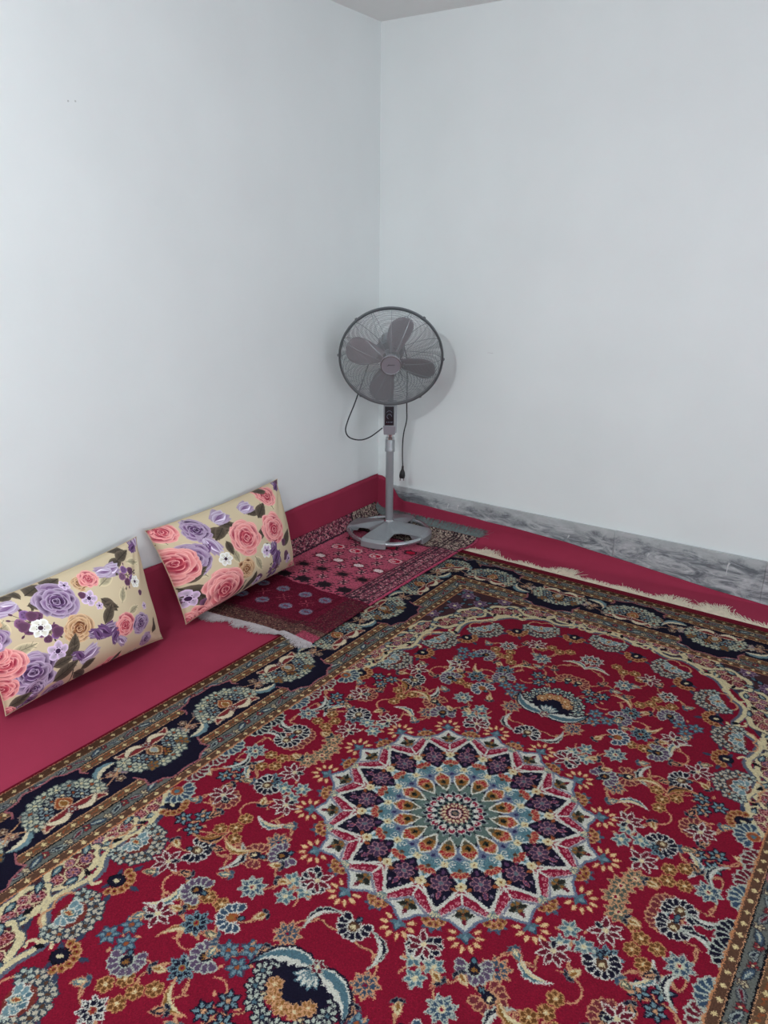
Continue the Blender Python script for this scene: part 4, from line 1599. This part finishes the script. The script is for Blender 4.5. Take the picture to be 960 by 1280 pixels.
N = 240
out = [(star_pt(2 * PI * k / N), 2 * PI * k / N) for k in range(N)]
V, F = [], []
levels = [(0.0, .080), (.25, .077), (.5, .068), (.75, .056), (1.0, .044)]
for f, z in levels[1:]:
    for r, a in out:
        V.append((r * f * math.cos(a), r * f * math.sin(a), z))
for r, a in out:
    V.append((r * .985 * math.cos(a), r * .985 * math.sin(a), .022 if r > .17 else .040))
V.append((0, 0, .080))
for l in range(4):
    for k in range(N):
        k2 = (k + 1) % N
        F.append((l * N + k, l * N + N + k, l * N + N + k2, l * N + k2))
for k in range(N):
    F.append((5 * N, k, (k + 1) % N))
q = MB()
q.add(V, F)
q.build('base_plate', M_silver, fan, smooth=True)
for i in range(4):
    aa = a0 + i * PI / 2
    q = MB()
    V, F = [], []
    m = 9
    prof = [(BR - .030, .040), (BR - .016, .0495), (BR + .004, .0475), (BR + .018, .034), (BR + .019, .002), (BR - .014, .002)]
    for k in range(m):
        b = aa + (-.31 + .62 * k / (m - 1))
        for r, z in prof:
            V.append((r * math.cos(b), r * math.sin(b), z))
    n = len(prof)
    for k in range(m - 1):
        for j in range(n):
            j2 = (j + 1) % n
            F.append((k * n + j, k * n + n + j, k * n + n + j2, k * n + j2))
    F.append(tuple(range(n)))
    F.append(tuple((m - 1) * n + j for j in range(n - 1, -1, -1)))
    q.add(V, F)
    q.build('base_foot', M_silver, fan, bevel=.003)
# pole
q = MB()
q.lathe([(.027, .074), (.027, .081), (.0235, .085), (.0215, .088)], (0, 0, 0), (0, 0, 1), 28)
q.build('pole_socket', M_chrome, fan, smooth=True)
q = MB()
q.lathe([(.0205, .05), (.0205, .49 + ZF)], (0, 0, 0), (0, 0, 1), 28)
q.build('lower_pole', M_silver, fan, smooth=True)
q = MB()
q.lathe([(.0215, .481 + ZF), (.0255, .4815 + ZF), (.0255, .496 + ZF), (.0245, .498 + ZF), (.0245, .538 + ZF), (.0225, .545 + ZF), (.018, .546 + ZF)], (0, 0, 0), (0, 0, 1), 28)
q.build('height_collar', M_silver, fan, smooth=True)
q = MB()
q.lathe([(.0225, .546 + ZF), (.0225, .556 + ZF), (.017, .558 + ZF), (.017, .588 + ZF)], (0, 0, 0), (0, 0, 1), 28)
q.build('chrome_ring', M_chrome, fan, smooth=True)


def obox(q, cx, w, d0, d1, z0, z1, d0b=None, d1b=None, wb=None):
    """box in the fan's facing frame; bottom may differ from top"""
    d0b = d0 if d0b is None else d0b
    d1b = d1 if d1b is None else d1b
    wb = w if wb is None else wb
    V = []
    for z, ww, e0, e1 in ((z0, wb, d0b, d1b), (z1, w, d0, d1)):
        for sx, dd in ((-1, e0), (1, e0), (1, e1), (-1, e1)):
            p = side * (cx + sx * ww / 2) + d * dd
            V.append((p.x, p.y, z + ZF))
    q.add(V, [(3, 2, 1, 0), (4, 5, 6, 7), (0, 1, 5, 4), (1, 2, 6, 5), (2, 3, 7, 6), (3, 0, 4, 7)])


q = MB()
obox(q, 0, .070, -.035, .030, .585, .745, -.035, .040, .066)
box_o = q.build('control_box', M_silver, fan, bevel=.006)
q = MB()
obox(q, -.004, .064, .020, .0412, .577, .622, .02, .040, .058)
q.build('lower_cover', M_mauve, fan, bevel=.004)
q = MB()
obox(q, -.005, .046, .026, .0345, .626, .722, .028, .0395)
scr = q.build('control_panel', M_screen, fan, bevel=.001)
q = MB()


def panel_pt(x, z):
    t = (z - .626) / .096
    dd = .0397 + (.0347 - .0397) * t + .0003
    p = side * (-.005 + x) + d * dd
    return (p.x, p.y, z + ZF)


q.tube([panel_pt(-.014 + .028 * k / 8, .693 + .008 * math.sin(PI * k / 8)) for k in range(9)], .0012, 5)
q.tube([panel_pt(.012 * math.cos(a / 8 * PI * 1.4), .672 + .012 * math.sin(a / 8 * PI * 1.4)) for a in range(9)], .0013, 5)
for k in range(4):
    q.tube([panel_pt(-.014 + k * .0085, .640), panel_pt(-.0115 + k * .0085, .646)], .0016, 5)
q.build('panel_marking', M_mark, fan)
q = MB()
q.lathe([(.016, .735 + ZF), (.016, .86 + ZF), (.020, .89 + ZF), (.020, .93 + ZF)], (0, 0, 0), (0, 0, 1), 24)
q.build('neck', M_dkmetal, fan, smooth=True)

# head
TILT = math.radians(16)
ax = (d * math.cos(TILT) - Vector((0, 0, math.sin(TILT)))).normalized()
hu = side.copy()
hw = hu.cross(-ax).normalized()
if hw.z < 0:
    hw = -hw
HC = d * .12 + Vector((0, 0, .979 + ZF))     # centre of the rim plane
GR = .249


def hp(r, a, x):
    return HC + ax * x + (hu * math.cos(a) + hw * math.sin(a)) * r


def ringpts(r, x, n=72):
    return [hp(r, 2 * PI * k / n, x) for k in range(n)]


def dome(r, depth):
    u = min(1, r / GR)
    return depth * (1 - u ** 3.2) ** .62


q = MB()
V, F = [], []
n = 96
prof = [(GR - .006, -.010), (GR + .003, -.011), (GR + .006, -.004), (GR + .006, .004), (GR + .003, .010), (GR - .006, .009)]
for r, x in prof:
    V += ringpts(r, x, n)
for i in range(6):
    j = (i + 1) % 6
    for k in range(n):
        l = (k + 1) % n
        F.append((i * n + k, i * n + l, j * n + l, j * n + k))
q.add(V, F)
q.build('guard_rim', M_dkmetal, fan, smooth=True)
for a in (2.28, .92, -.02, 3.1, -.95, -2.2):
    q = MB()
    t = .03
    P = [hp(GR + .002, a - t, 0), hp(GR + .009, a - t * .4, 0), hp(GR + .009, a + t * .4, 0), hp(GR + .002, a + t, 0)]
    q.tube(P, .0028, 6)
    q.build('guard_clip', M_dkmetal, fan)


def grill(name, depth, sign, r0, nr, ns, wr):
    q = MB()
    for k in range(nr):
        r = r0 + (GR - .008 - r0) * k / (nr - 1)
        q.tube(ringpts(r, sign * dome(r, depth), 64), wr, 4, closed=True)
    for k in range(ns):
        a = 2 * PI * (k + .5) / ns + PI / 2 - PI / ns
        P = []
        for j in range(14):
            r = r0 * .85 + (GR - .004 - r0 * .85) * j / 13
            P.append(hp(r, a, sign * (dome(r, depth) - .0022)))
        q.tube(P, wr * 1.35, 5)
    return q.build(name, M_wire, fan, smooth=True)


grill('front_guard', .082, 1, .046, 40, 16, .00105)
grill('rear_guard', .085, -1, .06, 34, 16, .00105)
q = MB()
q.lathe([(.001, -.006), (.050, -.006), (.0505, .004), (.046, .0095), (.044, .0095), (.0435, .006), (.001, .0062)], HC + ax * .082, ax, 48)
hub = q.build('hub_badge', M_hub, fan, smooth=True)
q = MB()
q.tube([hp(.0473, 2 * PI * k / 48, .082 + .0095) for k in range(48)], .0022, 6, closed=True)
q.build('chrome_trim', M_chrome, hub, smooth=True)
# small cursive mark on the badge
q = MB()
P = []
for k in range(34):
    u = k / 33
    x = -.014 + .032 * u
    y = .001 + (.0022 * math.sin(u * 38) if u > .1 else -.004 + .05 * u)
    P.append(HC + ax * (.082 + .0066) + hu * x + hw * y)
q.tube(P, .0010, 5)
P = [HC + ax * (.082 + .0066) + hu * x + hw * y for x, y in ((-.019, -.004), (-.015, -.0035), (-.012, .0), (-.0105, .005))]
q.tube(P, .0010, 5)
q.build('badge_script', M_black, hub)


def blade(phi):
    V, F = [], []
    nu, nv = 22, 10
    for i in range(nu + 1):
        u = i / nu
        r = .035 + .188 * u
        wd = (.026 + .036 * math.sin(min(1, u / .62) * PI / 2) ** 1.3) * (1 if u < .70 else math.sqrt(max(0, 1 - ((u - .70) / .302) ** 2)))
        for j in range(nv + 1):
            v = j / nv * 2 - 1
            sk = .012 * math.sin(u * PI * .8) * (1)
            t = v * wd + sk
            pit = math.radians(27 - 9 * u)
            camb = .010 * (1 - v * v) * u
            V.append(HC + ax * (.018 + t * math.sin(pit) + camb) + (hu * math.cos(phi) + hw * math.sin(phi)) * r + (-hu * math.sin(phi) + hw * math.cos(phi)) * t * math.cos(pit))
    for i in range(nu):
        for j in range(nv):
            a = i * (nv + 1) + j
            F.append((a, a + 1, a + nv + 2, a + nv + 1))
    q = MB()
    q.add(V, F)
    o = q.build('fan_blade', M_blade, fan, smooth=True)
    s = o.modifiers.new('thickness', 'SOLIDIFY')
    s.thickness = .0016
    o.data.polygons.foreach_set('use_smooth', [True] * len(o.data.polygons))
    for x in (-.007, .007):
        k = MB()
        c = HC + ax * .034 + (hu * math.cos(phi) + hw * math.sin(phi)) * .066 + (-hu * math.sin(phi) + hw * math.cos(phi)) * x
        k.lathe([(.004, -.004), (.004, .001), (.002, .0025)], c, ax, 10)
        k.build('rivet', M_chrome, o)


for a in (70, 160, 250, 340):
    blade(math.radians(a))
q = MB()
q.lathe([(.042, -.015), (.044, .015), (.036, .036), (.012, .046)], HC, ax, 32)
q.build('blade_hub', M_dkmetal, fan, smooth=True)
# motor behind the guard
q = MB()
q.lathe([(.030, -.060), (.058, -.066), (.066, -.085), (.066, -.165), (.056, -.195), (.028, -.212)], HC, ax, 36)
q.build('motor_housing', M_dkmetal, fan, smooth=True)
q = MB()
for k in range(14):
    a = 2 * PI * k / 14
    q.tube([hp(.0665, a, -.095), hp(.0668, a, -.16)], .0032, 5)
q.build('motor_vents', M_black, fan)
q = MB()
q.tube([HC + ax * -.13 - hw * .02, Vector((0, 0, .925 + ZF)), Vector((0, 0, .90 + ZF))], .019, 14)
q.build('tilt_joint', M_dkmetal, fan, smooth=True)
q = MB()
q.tube([HC + ax * -.16 + hw * .064, HC + ax * -.165 + hw * .085, HC + ax * -.10 + hw * .092, HC + ax * -.085 + hw * .064], .005, 8)
q.build('carry_handle', M_black, fan, smooth=True)


def smooth_pts(P, k=6):
    P = [Vector(p) for p in P]
    o = []
    for i in range(len(P) - 1):
        p0, p1, p2, p3 = P[max(0, i - 1)], P[i], P[i + 1], P[min(len(P) - 1, i + 2)]
        for j in range(k):
            t = j / k
            o.append(.5 * ((2 * p1) + (p2 - p0) * t + (2 * p0 - 5 * p1 + 4 * p2 - p3) * t * t + (3 * p1 - p0 - 3 * p2 + p3) * t ** 3))
    o.append(P[-1])
    return o


q = MB()
c1 = [(-.055, -.01, 1.04), (-.098, .01, .99), (-.115, -.012, .951), (-.152, -.040, .821), (-.177, -.068, .719), (-.199, -.095, .637), (-.204, -.110, .584), (-.181, -.107, .549), (-.130, -.085, .539), (-.079, -.064, .559), (-.028, -.030, .606)]
q.tube(smooth_pts([(x, y, z + ZF) for x, y, z in c1]), .0034, 8)
q.build('motor_cable', M_wcord, fan, smooth=True)
q = MB()
c2 = [(-.03, .07, 1.03), (.005, .098, 1.02), (.017, .117, .96), (.020, .121, .90), (.022, .122, .816), (.022, .122, .691), (.023, .122, .627), (.012, .114, .56), (.007, .112, .50), (.007, .112, .432), (.009, .114, .372)]
q.tube(smooth_pts([(x, y, z + ZF) for x, y, z in c2]), .0032, 8)
q.build('power_cord', M_wcord, fan, smooth=True)
q = MB()
pv = Vector((.009, .114, .376 + ZF))
q.lathe([(.0055, 0), (.0065, -.018), (.014, -.036), (.0165, -.055), (.015, -.066)], pv, (0.05, 0, 1), 20)
plug = q.build('plug', M_black, fan, smooth=True)
for s in (-1, 1):
    q = MB()
    q.tube([pv + Vector((-.003, 0, -.064)) + side * .0095 * s, pv + Vector((-.004, 0, -.082)) + side * .0095 * s], .0024, 8)
    q.build('pin', M_chrome, plug, smooth=True)
